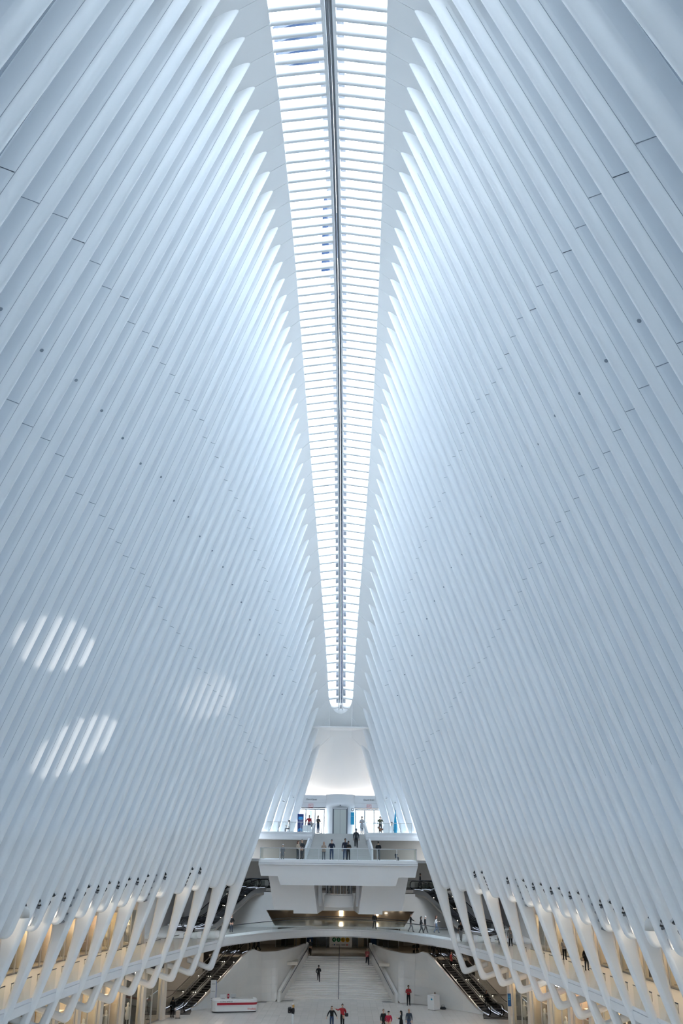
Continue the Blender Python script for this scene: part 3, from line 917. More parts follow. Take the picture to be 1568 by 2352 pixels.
# ------------------------------------------------------------------ escalators
def escalator(name, P0, P1, w, label, group, led_side=1):
    P0, P1 = Vector(P0), Vector(P1)
    d = P1 - P0
    H = d.z
    L = math.hypot(d.x, d.y)
    rz = math.atan2(d.y, d.x)
    t = tag(empty(name, P0, rz), label, 'escalator', group)
    f0 = min(2.2, L * .18); f1 = min(2.0, L * .16)
    prof = [(-.3, 0), (f0 * .6, 0), (f0, .1 * H * .25), (f0 + .6, .08 * H), (L - f1 - .6, .92 * H), (L - f1, .98 * H), (L - f1 * .5, H), (L + .2, H)]
    us = np.array([p[0] for p in prof]); zs = np.array([p[1] for p in prof])
    zf = lambda u: float(np.interp(u, us, zs))
    U = np.linspace(-.3, L + .2, 36)
    n = 26
    for i in range(n):
        u0 = .3 + (L - .6) * i / n; u1 = .3 + (L - .6) * (i + 1) / n
        z = zf((u0 + u1) / 2 + .1)
        mb = MB(); mb.hexa([(u0, -w / 2 + .14, z - .3), (u1 - .01, -w / 2 + .14, z - .3), (u1 - .01, w / 2 - .18, z - .3), (u0, w / 2 - .18, z - .3)], [(u0, -w / 2 + .18, z), (u1 - .01, -w / 2 + .18, z), (u1 - .01, w / 2 - .18, z), (u0, w / 2 - .18, z)])
        mb.build('step', M_TREAD, t)
    for s in (-1, 1):
        y = s * (w / 2 - .07)
        mb = MB()
        mb.grid([[(u, y - .06, zf(u) - .35), (u, y - .06, zf(u) + .12), (u, y + .06, zf(u) + .12), (u, y + .06, zf(u) - .35)] for u in U], False)
        mb.build('skirt', M_STEEL, t)
        mb = MB()
        mb.grid([[(u, y, zf(u) + .1), (u, y, zf(u) + .84)] for u in U[1:-1]], False)
        mb.build('balustrade_panel', glass_mat('smoked_glass', (.66, .68, .68)), t)
        loop = [(u, y, zf(u) + .95) for u in U]
        a = (U[0], zf(U[0])); b = (U[-1], zf(U[-1]))
        endb = [(b[0] + .4 * math.sin(q), y, b[1] + .55 + .4 * math.cos(q)) for q in np.linspace(.3, math.pi, 7)]
        enda = [(a[0] - .4 * math.sin(q), y, a[1] + .55 + .4 * math.cos(q)) for q in np.linspace(math.pi, .3, 7)]
        mb = MB(); mb.tube(enda + loop + endb, .045, 6)
        mb.build('handrail', M_BLACK, t)
        for ua, ub in ((U[0] + .2, f0 + .5), (L - f1 * .9, L)):
            mb = MB()
            q = np.linspace(ua, ub, 8)
            mb.grid([[(u, y - s * .065, zf(u) + .13), (u, y - s * .065, zf(u) + .165)] for u in q], False)
            mb.build('light_strip', M_LED, t)
        for q in range(3):
            mb = MB()
            u = f0 + .6 + (L - f0 - f1 - 1.2) * (q + .5) / 3
            mb.lathe([(0, 0), (.05, .01), (.045, .04), (0, .06)], (u, y, zf(u) + .2), 8)
            mb.build('skirt_lamp', M_LAMP, t)
    mb = MB()
    mb.grid([[(u, -w / 2 + .02, zf(u) - .55), (u, -w / 2 + .02, zf(u) + .1)] for u in U], False)
    mb.grid([[(u, w / 2 - .02, zf(u) - .55), (u, w / 2 - .02, zf(u) + .1)] for u in U], False)
    mb.grid([[(u, -w / 2 + .02, zf(u) - .55), (u, w / 2 - .02, zf(u) - .55)] for u in U], False)
    mb.build('truss_cladding', M_BROWN, t)
    for u, l, z in ((-.1, 1.5, .02), (L, 1.2, H + .01)):
        mb = MB(); mb.box((u, 0, z), (l, w - .3, .05)); mb.build('landing_plate', M_DARK, t)
    return t
for s, sd in ((-1, 'left'), (1, 'right')):
    escalator('escalator', (s * 13.75, 90.6, 0.0), (s * 10.2, 107.4, 3.1), 1.15, 'lower %s escalator beside the marble wall' % sd, 'lower escalators')
    escalator('escalator', (s * 14.95, 90.8, 0.0), (s * 11.4, 107.6, 3.1), 1.15, 'outer lower %s escalator, second from the marble wall' % sd, 'lower escalators')
    escalator('escalator', (s * 14.4, 98.6, 5.95), (s * 8.4, 105.6, 9.45), 1.4, 'upper %s escalator climbing from the gallery to the high landing' % sd, 'upper escalators')
    escalator('escalator', (s * 15.6, 99.9, 5.95), (s * 9.6, 106.9, 9.45), 1.4, 'upper %s escalator at the back, next to the landing wall' % sd, 'upper escalators')
    mb = MB()
    mb.box((s * 14.9, 90.1, .012), (4.2, 1.9, .03), s * -.1)
    o = mb.build('floor_mat', M_DARK); tag(o, 'dark metal floor plate at the foot of the %s escalators' % sd, 'floor plate')

# ------------------------------------------------------------------ balcony and piers
bal = tag(empty('balcony', (0, 87, 12.7)), 'white cantilevered balcony platform with a glass front at the far end', 'balcony')
mb = MB()
pf = [(7.02, 0.0), (7.08, -.18), (7.08, -.45), (6.98, -.75), (6.85, -1.36), (5.35, -1.36), (5.12, -2.1)]
pr = pf + [(-x, z) for x, z in pf[::-1]]
n = len(pr)
F = [(x, (.0 if z > -.5 else .06 + (-z - .5) * .25), z) for x, z in pr]
Bk = [(x, 9.2, z) for x, z in pr]
mb.add(F + Bk, [tuple(range(n)), tuple(range(2 * n - 1, n - 1, -1))] + [(i, n + i, n + (i + 1) % n, (i + 1) % n) for i in range(n)])
mb.build('platform', M_WHITE, bal)
mb = MB(); mb.box((0, -.05, -.13), (14.1, .1, .26)); mb.box((0, -.09, -.34), (14.12, .1, .1)); mb.build('fascia_band', M_WHITE, bal)
mb = MB(); mb.box((0, -.06, -.275), (14.08, .1, .025)); mb.build('shadow_gap', M_DARKSTEEL, bal)
px = [-7.0, -6.55, -5.65, -4.25, -2.45, -.75, 1.0, 2.7, 4.35, 6.5, 6.95]
px = np.linspace(-6.95, 6.95, 9)
for a, b in zip(px[:-1], px[1:]):
    mb = MB(); mb.box(((a + b) / 2, .12, .5), (b - a - .03, .025, .92)); mb.build('pane', M_GLASS, bal)
for x in px:
    mb = MB(); mb.box((x, .14, .48), (.06, .06, .96)); mb.build('post', M_ALU, bal)
mb = MB(); mb.tube([(-7.0, .12, .98), (7.0, .12, .98)], .035, 6); mb.build('handrail', M_ALU, bal)
for s in (-1, 1):
    for q in range(3):
        mb = MB(); mb.box((s * 6.98, .6 + q * 1.1, .5), (.025, 1.05, .92)); mb.build('pane', M_GLASS, bal)
    mb = MB(); mb.tube([(s * 6.98, .12, .98), (s * 6.98, 3.5, .98)], .03, 6); mb.build('handrail', M_ALU, bal)
for s, sd in ((-1, 'left'), (1, 'right')):
    pt = [(6.42, 11.4), (2.2, 11.4), (2.2, 10.45), (1.85, 8.12), (4.02, 8.12), (4.02, 8.43), (5.8, 8.45)]
    y0 = lambda z: 90.0
    mb = MB()
    m_ = len(pt)
    F = [(s * x, 90.0 + (11.4 - z) * .0, z) for x, z in pt]
    Bk = [(s * (x - .25 if x > 3 else x - .45), 96.0, z) for x, z in pt]
    mb.add(F + Bk, [tuple(range(m_)), tuple(range(2 * m_ - 1, m_ - 1, -1))] + [(i, m_ + i, m_ + (i + 1) % m_, (i + 1) % m_) for i in range(m_)])
    o = mb.build('support_pier', M_WHITE)
    tag(o, 'white tapering pier hanging under the %s half of the balcony' % sd, 'pier', 'piers under the balcony')
sh = tag(empty('lift_shaft', (0.06, 91.6, 8.64)), 'round glass lift shaft with white drum base between the piers', 'lift shaft')
mb = MB(); mb.lathe([(0, 0), (1.3, 0.0), (1.34, .06), (1.34, .98), (1.3, 1.02), (0, 1.02)], (0, 0, 0), 32); mb.build('drum_base', M_WHITE, sh)
mb = MB(); mb.lathe([(1.22, 1.02), (1.22, 2.2)], (0, 0, 0), 32); mb.build('glass_tube', M_GLASS, sh)
for q in range(14):
    a = -math.pi * q / 13
    mb = MB(); mb.box((1.2 * math.cos(a), 1.2 * math.sin(a), 1.6), (.06, .06, 1.2), a); mb.build('mullion', M_DARKSTEEL if q % 2 else M_ALU, sh)
mb = MB(); mb.lathe([(1.24, 1.04), (1.24, 1.14)], (0, 0, 0), 32); mb.build('base_ring', M_ALU, sh)
mb = MB(); mb.box((0, .1, 1.7), (1.4, 1.4, 1.3)); mb.build('lift_car', M_BROWN, sh)
for s in (-1, 1):
    mb = MB(); mb.box((s * 1.75, .35, .95), (.32, .4, 1.9)); mb.build('side_pipe', M_WHITE, sh)

# ------------------------------------------------------------------ upper level, stairs and street entrance
ul = tag(empty('floor_3', (0, 91.5, 15)), 'street level floor slab with a white rounded edge', kind='structure')
mb = MB()
for s in (-1, 1):
    prof = [(0.0, 0.0), (-.03, -.1), (-.03, -.3), (.1, -.52), (.5, -.6), (30, -.6), (30, 0)]
    mb.grid([[(s * x, p[0], p[1]) for p in prof] for x in (2.55, 22)], False)
mb.box((0, 4.3 + 12.5, -.3), (44, 25.0, .6))
mb.build('slab', M_WHITE, ul)
mb = MB()
for s in (-1, 1): mb.box((s * 4.95, -.0, .05), (4.8, .12, .12))
mb.build('kerb', M_WHITE, ul)
mb = MB()
for s in (-1, 1): mb.box((s * 7.2, 2.9, -1.4), (9.4, .2, 1.9))
mb.build('back_wall', M_BROWN, ul)
for s, sd in ((-1, 'left'), (1, 'right')):
    r = tag(empty('glass_railing', (s * 4.7, 91.62, 15.05)), 'glass railing along the street level edge, %s of the stairs' % sd, 'railing', 'street level railings')
    xs_ = np.linspace(-2.1, 2.15, 5)
    for a, b in zip(xs_[:-1], xs_[1:]):
        mb = MB(); mb.box(((a + b) / 2, 0, .48), (abs(b - a) - .03, .025, .84)); mb.build('pane', M_GLASS, r)
    for x in xs_[1:]:
        mb = MB(); mb.box((x, .02, .46), (.06, .06, .92)); mb.build('post', M_ALU, r)
    mb = MB(); mb.tube([(-2.15, 0, .93), (2.2, 0, .93)], .035, 6); mb.build('handrail', M_ALU, r)
us_ = tag(empty('balcony_stairs', (0.03, 90, 12.7)), 'white stairs from the balcony up to street level', 'staircase')
for i in range(14):
    hw = 3.0 - .6 * i / 13
    z0, z1 = i * 2.3 / 14, (i + 1) * 2.3 / 14
    y0, y1 = i * 4.6 / 14, (i + 1) * 4.6 / 14 + .06
    mb = MB()
    mb.grid([[(x, y0 + .01, z0 - .01) for x in (-hw, hw)], [(x, y0 + .01, z1 - .03) for x in (-hw, hw)], [(x, y0 - .015, z1 - .03) for x in (-hw, hw)], [(x, y0 - .015, z1) for x in (-hw, hw)], [(x, y1, z1) for x in (-hw, hw)]], False)
    mb.build('step', M_MARBLE, us_)
for s in (-1, 1):
    mb = MB()
    A, B_ = (3.0, -.2, 0), (2.38, 4.7, 2.3)
    mb.hexa([(s * 3.0, -.25, -.1), (s * 2.38, 4.7, 1.6), (s * 2.52, 4.7, 1.6), (s * 3.16, -.25, -.1)], [(s * 3.0, -.25, 1.0), (s * 2.38, 4.7, 3.35), (s * 2.52, 4.7, 3.35), (s * 3.16, -.25, 1.0)])
    mb.build('flank_wall', M_WHITE, us_)
    mb = MB(); mb.tube([(s * 2.93, -.25, .92), (s * 2.31, 4.7, 3.25)], .03, 6); mb.build('handrail', M_ALU, us_)

en = tag(empty('wall_entrance', (0, 97.7, 15)), 'white entrance wall with lift drum and lit niche above', kind='structure')
mb = MB()
def plate2(pts, y0, y1, par, name, m):
    mb = MB(); n = len(pts)
    mb.add([(x, y0, z) for x, z in pts] + [(x, y1, z) for x, z in pts], [tuple(range(n)), tuple(range(2 * n - 1, n - 1, -1))] + [(i, n + i, n + (i + 1) % n, (i + 1) % n) for i in range(n)])
    return mb.build(name, m, par)
plate2([(-4.45, 2.48), (4.45, 2.48), (4.1, 3.73), (-4.1, 3.73)], 0, .62, en, 'lintel', M_WHITE)
for s in (-1, 1):
    plate2([(s * 1.5, 2.46), (s * 4.45, 2.46), (s * 4.43, 2.53), (s * 1.5, 2.53)], -.012, .1, en, 'dark_lintel_edge', M_DARK)
    plate2([(s * 1.2, 2.97), (s * 4.3, 2.97), (s * 4.3, 2.985), (s * 1.2, 2.985)], -.008, .05, en, 'lintel_joint', M_STEEL)
    plate2([(s * 4.25, 3.75), (s * 4.8, 0), (s * 9, 0), (s * 9, 10), (s * 3, 10)], .0, .4, en, 'side_cheek', M_WHITE)
mb = MB(); mb.lathe([(1.45, 0), (1.45, 2.53), (1.5, 2.53), (1.5, 3.0), (1.47, 3.0), (1.47, 3.79), (0, 3.79)], (0.04, .32, 0), 40); mb.build('lift_drum', M_WHITE, en)
# niche with a hidden light tube
mb = MB()
rows = []
zt0 = float(edge(97.6)[1]); zt1 = float(tip(97.6)[1]); xt = float(tip(97.6)[0])
for q in range(15):
    v = q / 14
    row = []
    for p in np.linspace(-1, 1, 13):
        ztop = (zt0 + .05 if abs(p) < .5 else zt1 + (zt0 - zt1) * (1 - abs(p)) / .5) - 15
        xtop = p * xt; xb = p * 3.62
        z = ztop * (1 - v) + 3.55 * v
        row.append((xtop * (1 - v) + xb * v, .0 + 2.3 * (1 - (1 - v) ** 2.2), z))
    rows.append(row)
mb.grid(rows, True)
for s in (0, -1):
    mb.grid([[r[s], (r[s][0] * 1.0, -.05, r[s][2])] for r in rows], False)
mb.build('niche', M_SOFFIT, en)
mb = MB(); mb.tube([(-3.3, 2.0, 3.5), (3.3, 2.0, 3.5)], .06, 6); mb.build('cove_light', M_COVE, en)
mb = MB(); mb.box((0, 1.5, 3.3), (8.2, 1.8, .06)); mb.build('ledge', M_WHITE, en)

lift = tag(empty('lift_door', (0.04, 96.28, 15)), 'steel lift door in the white drum between the entrances', 'lift door')
mb = MB(); mb.box((0, 0, 1.24), (1.5, .12, 2.48)); mb.build('door_frame', M_DARKSTEEL, lift)
for x in (-.31, .31):
    mb = MB(); mb.box((x, -.07, 1.17), (.6, .06, 2.3)); mb.build('door_leaf', M_DOORSTEEL, lift)
mb = MB(); mb.box((0, -.075, 2.42), (1.42, .06, .13)); mb.build('header', M_ALU, lift)
mb = MB(); mb.box((0, -.11, 2.9 - .2), (.09, .03, .09)); mb.build('call_lamp', M_DARK, lift)

for s, sd, dn in ((-1, 'left', 'door_1'), (1, 'right', 'door_2')):
    d = tag(empty(dn, (0, 97.95, 15)), 'bright glass street doors, %s of the lift' % sd, kind='structure')
    xb = [1.55, 2.48, 3.42]
    for q, x in enumerate(xb):
        mb = MB(); mb.box((s * (x + .04), 0, 1.15), (.11, .12, 2.3)); mb.build('post', M_STEEL if q else M_ALU, d)
    mb = MB(); mb.box((s * 2.95, 0, 2.36), (2.9, .16, .14)); mb.build('header', M_ALU, d)
    for a, b in ((1.62, 2.46), (2.56, 3.4), (3.52, 4.6)):
        mb = MB(); mb.box((s * (a + b) / 2, 0, 1.14), (b - a, .03, 2.26)); mb.build('pane', M_GLASS, d)
    mb = MB(); mb.box((s * 4.0, .0, 1.15), (.05, .08, 2.3)); mb.build('mullion', M_STEEL, d)
    mb = MB(); mb.box((s * 3.0, -.03, 1.0), (1.7, .05, .05)); mb.build('push_bar', M_STEEL, d)
    text_obj('street_lettering', 'Church Street', .235, M_GREYTXT, en, (s * 2.92 + .02, -.02, 3.3), extrude=.008, sx=.8)
    x = tag(empty('exit_sign', (s * 2.96, 97.66, 17.7)), 'white EXIT sign in red letters over the %s street doors' % sd, 'exit sign', None)
    mb = MB(); mb.box((0, 0, 0), (.46, .08, .34)); mb.build('housing', M_REDTXT, x)
    mb = MB(); mb.box((0, -.03, 0), (.42, .06, .30)); mb.build('face', M_WHITEPRINT, x)
    text_obj('letters', 'EXIT', .27, M_REDTXT, x, (0, -.065, 0), sx=.62, extrude=.004)
# street outside
out = tag(empty('street_outside'), 'pale sunlit street and house fronts beyond the glass doors', kind='structure')
mb = MB(); mb.box((0, 140, 14.85), (200, 84, .2)); mb.build('street_paving', mat('pale_paving', (.6, .6, .6), .7), out)
b = tag(empty('street_building', (0, 178, 14.95)), 'pale stone building across the street seen through the doors', 'building')
mb = MB(); mb.box((0, 2, 12), (90, 4, 24)); mb.build('facade', mat('pale_stone', (.62, .6, .57), .7, noise=(.4, .1)), b)
for q in range(12):
    for h in range(3):
        mb = MB(); mb.box((-27 + q * 5, -.05, 3 + h * 5.5), (2.2, .3, 3.4)); mb.build('window', M_DARKSTEEL, b)
for q, (x, h) in enumerate(((-6.9, 3.6), (-5.2, 2.6), (6.6, 3.0), (4.3, 2.2))):
    t = tag(empty('street_post', (x, 112 + q * 2, 14.95)), 'thin grey street post outside, %s' % ['leftmost', 'left of the red jacket', 'rightmost', 'right of the lift'][q], 'post')
    mb = MB(); mb.lathe([(.12, 0), (.1, .1), (.06, .15), (.05, h), (0, h + .05)], (0, 0, 0), 8); mb.build('shaft', M_STEEL, t)
    mb = MB(); mb.box((0, 0, h * .8), (.5, .06, .7)); mb.build('panel', M_BLUE if q < 2 else M_GREYTXT, t)
for s in (-1, 1):
    mb = MB(); mb.box((s * 111, 30, 14.85), (174, 136, .2)); mb.build('plaza_paving', MATS['pale_paving'], out)
# towers over the skylight
tw = tag(empty('street_tower', (-6.7, 230, -5)), 'tall blue glass tower with a tapering top seen through the skylight', 'tower')
mtw = mat('tower_glass', (.009, .016, .034), .8, spec=0.0)
mb = MB()
prof = [(2.6, 174), (2.6, 184), (3.6, 186), (3.2, 193), (1.4, 203)]
P4 = lambda w, z: [(-w, -w, z), (w, -w, z), (w, w, z), (-w, w, z)]
for (w0, z0), (w1, z1) in zip(prof[:-1], prof[1:]):
    mb.hexa(P4(w0, z0), P4(w1, z1))
mb.build('shaft', mtw, tw)
mb = MB(); mb.hexa(P4(2.6, 0), P4(2.6, 174)); mb.build('lower_shaft', M_WHITE, tw)  # lower shaft coloured white to imitate overexposed haze
mb = MB(); mb.lathe([(.7, 203), (.1, 211)], (0, 0, 0), 8); mb.build('spire', mtw, tw)

tw = tag(empty('street_tower', (-11.9, 160, -5)), 'broad pale tower with a blue glass crown seen through the left skylight', 'tower')
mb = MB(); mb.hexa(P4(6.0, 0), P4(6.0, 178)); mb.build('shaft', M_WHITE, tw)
mb = MB(); mb.hexa(P4(6.0, 178), [(-6, -6, 189), (6, -6, 193.5), (6, 6, 193.5), (-6, 6, 189)]); mb.build('crown', mat('crown_glass', (.010, .016, .030), .8, spec=0.0, noise=(.15, .5)), tw)

# signs at the lift, banner, flag, stanchion
ls = tag(empty('lift_signs', (1.28, 96.62, 15)), 'teal level signs beside the lift door', 'sign')
for z, h in ((1.87, .38), (1.28, .78)):
    mb = MB(); mb.box((0, -.02, z), (.42, .03, h), .62); mb.build('plate', M_TEAL, ls)
mb = MB(); mb.lathe([(.1, 0), (.16, 0), (.16, .02), (.1, .02)], (0, 0, 0), 20); o = mb.build('lift_symbol', M_GREYTXT, ls); o.location = (0, -.03, 2.32); o.rotation_euler = (math.pi / 2, 0, .62)
bn = tag(empty('banner_stand', (-3.86, 95.6, 15)), 'navy pull-up banner with sky blue letters beside the left street doors', 'banner')
mb = MB(); mb.box((0, 0, .93), (.62, .06, 1.8)); mb.build('banner', M_NAVY, bn)
mb = MB(); mb.box((0, 0, .03), (.7, .3, .06)); mb.build('foot', M_ALU, bn)
for z, w in ((1.5, .4), (1.36, .44)):
    mb = MB(); mb.box((0, -.035, z), (w, .01, .1)); mb.build('print_block', M_SKYBLUE, bn)
mb = MB(); mb.box((.02, -.035, 1.24), (.4, .01, .03)); mb.build('print_line', M_WHITEPRINT, bn)
for q in range(5):
    mb = MB(); mb.box((-.2 + q * .1, -.035, .3 + .05 * (q % 3)), (.06, .01, .2 + .06 * (q % 2))); mb.build('skyline_print', M_SKYBLUE, bn)
fl = tag(empty('feather_flag', (5.4, 93.0, 15.0)), 'tall teal spindle shaped flag on the right of street level', 'flag')
mb = MB()
pf = [(.0, .02), (.13, .05), (.17, .5), (.15, .95), (.1, 1.4), (.045, 1.9), (.03, 2.22), (0, 2.26)]
mb.lathe(pf, (0, 0, 0), 8)
o = mb.build('flag_cloth', M_TEAL, fl); o.scale = (1, .35, 1)
mb = MB(); mb.lathe([(.2, 0), (.2, .03), (0, .04)], (0, 0, 0), 12); mb.build('foot', M_DARK, fl)
sp = tag(empty('barrier_post', (-1.78, 95.4, 15)), 'black belt barrier post in front of the left street doors', 'barrier post')
mb = MB(); mb.lathe([(.15, 0), (.15, .03), (.03, .04), (.03, .92), (.045, .93), (.045, 1.0), (0, 1.0)], (0, 0, 0), 10); mb.build('post', M_BLACK, sp)
for i, (x, w) in enumerate(((-3.35, .5), (-2.95, .3), (4.75, .9), (5.1, .35))):
    t = tag(empty('info_easel', (x, 94.6 + .1 * i, 15)), 'white low crowd board on street level, %s' % ['just right of the navy banner', 'behind the red jacket', 'left of the teal flag', 'beside the teal flag'][i], 'board')
    mb = MB(); mb.box((0, 0, .45), (w, .04, .6)); mb.build('panel', M_WHITEPRINT, t)
    mb = MB(); mb.box((-w / 2, 0, .38), (.04, .05, .76)); mb.box((w / 2, 0, .38), (.04, .05, .76)); mb.build('frame', M_ALU, t)

# ------------------------------------------------------------------ things on the hall floor
dk = tag(empty('concierge_desk', (-9.15, 91.35, 0), .19), 'long white concierge desk with a red stripe on the hall floor', 'desk')
def rrect(hx, hy, r, n=6):
    o = []
    for cx, cy, a0 in ((hx - r, hy - r, 0), (-hx + r, hy - r, 90), (-hx + r, -hy + r, 180), (hx - r, -hy + r, 270)):
        for q in range(n + 1):
            a = math.radians(a0 + 90 * q / n); o.append((cx + r * math.cos(a), cy + r * math.sin(a)))
    return o
def ring_body(mb, hx, hy, r, zs, grow=None):
    rows = []
    for i, z in enumerate(zs):
        g = grow[i] if grow else 0
        R = rrect(hx + g, hy + g, r); R.append(R[0]); rows.append([(x, y, z) for x, y in R])
    mb.grid(rows, False)
    n = len(rows[0]) - 1
    mb.add(rows[-1][:-1], [tuple(range(n))])
mb = MB(); ring_body(mb, 2.0, .75, .45, [.1, .95, 1.0], [0, 0, -.03]); mb.build('desk_body', M_WHITEPRINT, dk)
mb = MB(); ring_body(mb, 1.94, .69, .42, [0, .1]); mb.build('plinth', M_DARK, dk)
mb = MB()
R = rrect(2.012, .762, .45, 8); R = [p for p in R if p[1] < .3 and not (p[0] < -1.6)]
R.sort(key=lambda p: p[0]); R = [p for p in R if p[1] < -.7 or p[0] > 1.5]; R.sort(key=lambda p: (p[0], p[1]))
mb.grid([[(x, y, .60) for x, y in R], [(x, y, .78) for x, y in R]], False); mb.build('red_stripe', M_RED, dk)
mb = MB(); mb.box((0, -.756, .5), (3.2, .012, .012)); mb.build('groove', M_STEEL, dk)
text_obj('lettering', 'CONCIERGE', .15, M_GREYTXT, dk, (-.75, -.76, .87), extrude=.004, sx=1.3)
text_obj('logo_lettering', 'Westfield', .24, M_REDTXT, dk, (1.5, -.76, .28), extrude=.004, sx=.8)
mb = MB(); mb.box((.7, .1, 1.02), (1.9, .7, .05)); mb.build('counter', M_GREYWHITE, dk)
for i, (x, w, h, m, nm, lb_) in enumerate(((-.55, .16, .36, M_RED, 'red_box', 'small red upright box on the concierge desk'), (-1.0, .5, .32, M_ALU, 'monitor', 'grey monitor on the left of the concierge desk'), (-.1, .45, .3, M_ALU, 'monitor', 'grey monitor right of the red box on the concierge desk'))):
    p = Matrix.Rotation(.19, 4, 'Z') @ Vector((x, 0.1, 0)) + Vector((-9.15, 91.35, 1.0 if x < -.3 else 1.05))
    t = tag(empty(nm, p, .19), lb_, 'monitor' if 'mon' in nm else 'box')
    mb = MB(); mb.box((0, 0, h / 2 + .02), (w, .06, h)); mb.build('body', m, t)
    mb = MB(); mb.box((0, 0, .01), (w * .6, .16, .02)); mb.build('foot', M_DARK, t)
    if m == M_RED:
        mb = MB(); mb.box((0, -.032, .2), (.05, .01, .1)); mb.build('emblem', M_WHITEPRINT, t)
py = tag(empty('directory_pylon', (-11.28, 92.9, 0), .15), 'slim white directory pylon with a blue edge behind the concierge desk', 'sign')
mb = MB(); mb.box((0, 0, 1.13), (.5, .14, 2.26)); mb.build('body', M_WHITEPRINT, py)
mb = MB(); mb.box((.26, .02, 1.2), (.05, .18, 1.9)); mb.build('edge_panel', M_BLUE, py)
for z in (1.95, 1.35, .8, .62):
    mb = MB(); mb.box((0, -.075, z), (.34, .01, .03)); mb.build('print_line', M_GREYTXT, py)
pd = tag(empty('podium', (8.78, 93.6, 0), .75), 'white square information podium near the right escalators', 'podium')
mb = MB(); ring_body(mb, .40, .40, .03, [.03, 1.16, 1.2], [0, 0, .02]); mb.build('body', M_WHITEPRINT, pd)
mb = MB(); ring_body(mb, .37, .37, .03, [0, .03]); mb.build('plinth', M_DARK, pd)
mb = MB(); mb.box((-.41, -.12, .88), (.01, .16, .1)); mb.box((-.41, -.12, .98), (.01, .07, .07)); mb.build('emblem', M_TEAL, pd)
bg_ = tag(empty('shoulder_bag', (9.65, 93.9, 0)), 'small black bag lying on the floor right of the podium', 'bag')
mb = MB(); mb.lathe([(0, 0), (.28, .02), (.3, .1), (.16, .2), (0, .22)], (0, 0, 0), 10); mb.build('body', M_BLACK, bg_)
mb = MB(); mb.tube([(-.2, 0, .12), (-.1, .05, .34), (.1, .05, .34), (.2, 0, .12)], .015, 5); mb.build('strap', M_BLACK, bg_)
# walls and boards behind the escalators
M_HALL = mat('hall_fill_light', (1, .95, .85), .4, emit=((1.0, 0.86, 0.70), 12.0))  # for fill lights added to brighten the dark escalator hall
for s in (-1, 1):
    for q, (x, y) in enumerate(((11.3, 98), (13.6, 100), (15.8, 97), (11.8, 103))):
        t = tag(empty('light_panel', (s * x, y, 5.10)), 'long ceiling light above the %s lower escalators, number %s from the hall' % ('left' if s < 0 else 'right', ordn[q]), 'light', 'lights above the lower escalators')
        mb = MB(); mb.box((0, 0, -.03), (.3, 1.6, .06)); mb.build('diffuser', M_HALL, t)
        mb = MB(); mb.box((0, 0, -.01), (.38, 1.68, .04)); mb.build('frame', M_ALU, t)
for s, n in ((-1, 'wall_escalator_left'), (1, 'wall_escalator_right')):
    w = tag(empty(n), 'grey wall with direction boards behind the %s escalators' % ('left' if s < 0 else 'right'), kind='structure')
    mb = MB(); mb.box((s * 16.6, 103.2, 2.5), (5.4, .3, 5.0)); mb.build('wall_face', M_WHITE, w)
    mb = MB(); mb.box((s * 15.6, 103.0, 1.2), (.5, .1, 2.4)); mb.build('service_door', M_DARKSTEEL, w)
def board(name, x, y, z, w, h, m, label):
    t = tag(empty(name, (x, y, z)), label, 'sign')
    mb = MB(); mb.box((0, 0, 0), (w, .06, h)); mb.build('board', m, t)
    for q in range(3):
        mb = MB(); mb.box((-w * .08, -.035, h * (.3 - .13 * q)), (w * .6, .01, h * .05)); mb.build('print_line', M_SKYBLUE if m == M_BLUE else M_WHITEPRINT, t)
board('wall_poster', -15.95, 102.95, 1.55, .8, 1.3, M_BLUE, 'large blue poster on the wall behind the left escalators')
board('level_sign', -14.35, 102.95, 1.55, .36, .85, M_TEAL, 'upright teal level sign behind the left escalators')
board('level_sign', -14.4, 102.95, .75, .36, .2, M_TEAL, 'small teal plate low on the wall behind the left escalators')
board('level_sign', 14.75, 102.95, 1.75, .34, 1.0, M_TEAL, 'upright teal level sign behind the right escalators')
board('level_sign', 14.8, 102.95, .95, .34, .22, M_TEAL, 'small teal plate low on the wall behind the right escalators')
board('column_sign', 14.55, 86.45, 1.9, .28, .95, M_BLUE, 'blue column sign with white symbols beside the right escalators')
board('red_notice', -17.2, 102.95, 1.75, .4, .4, M_RED, 'small red notice left of the large blue poster')

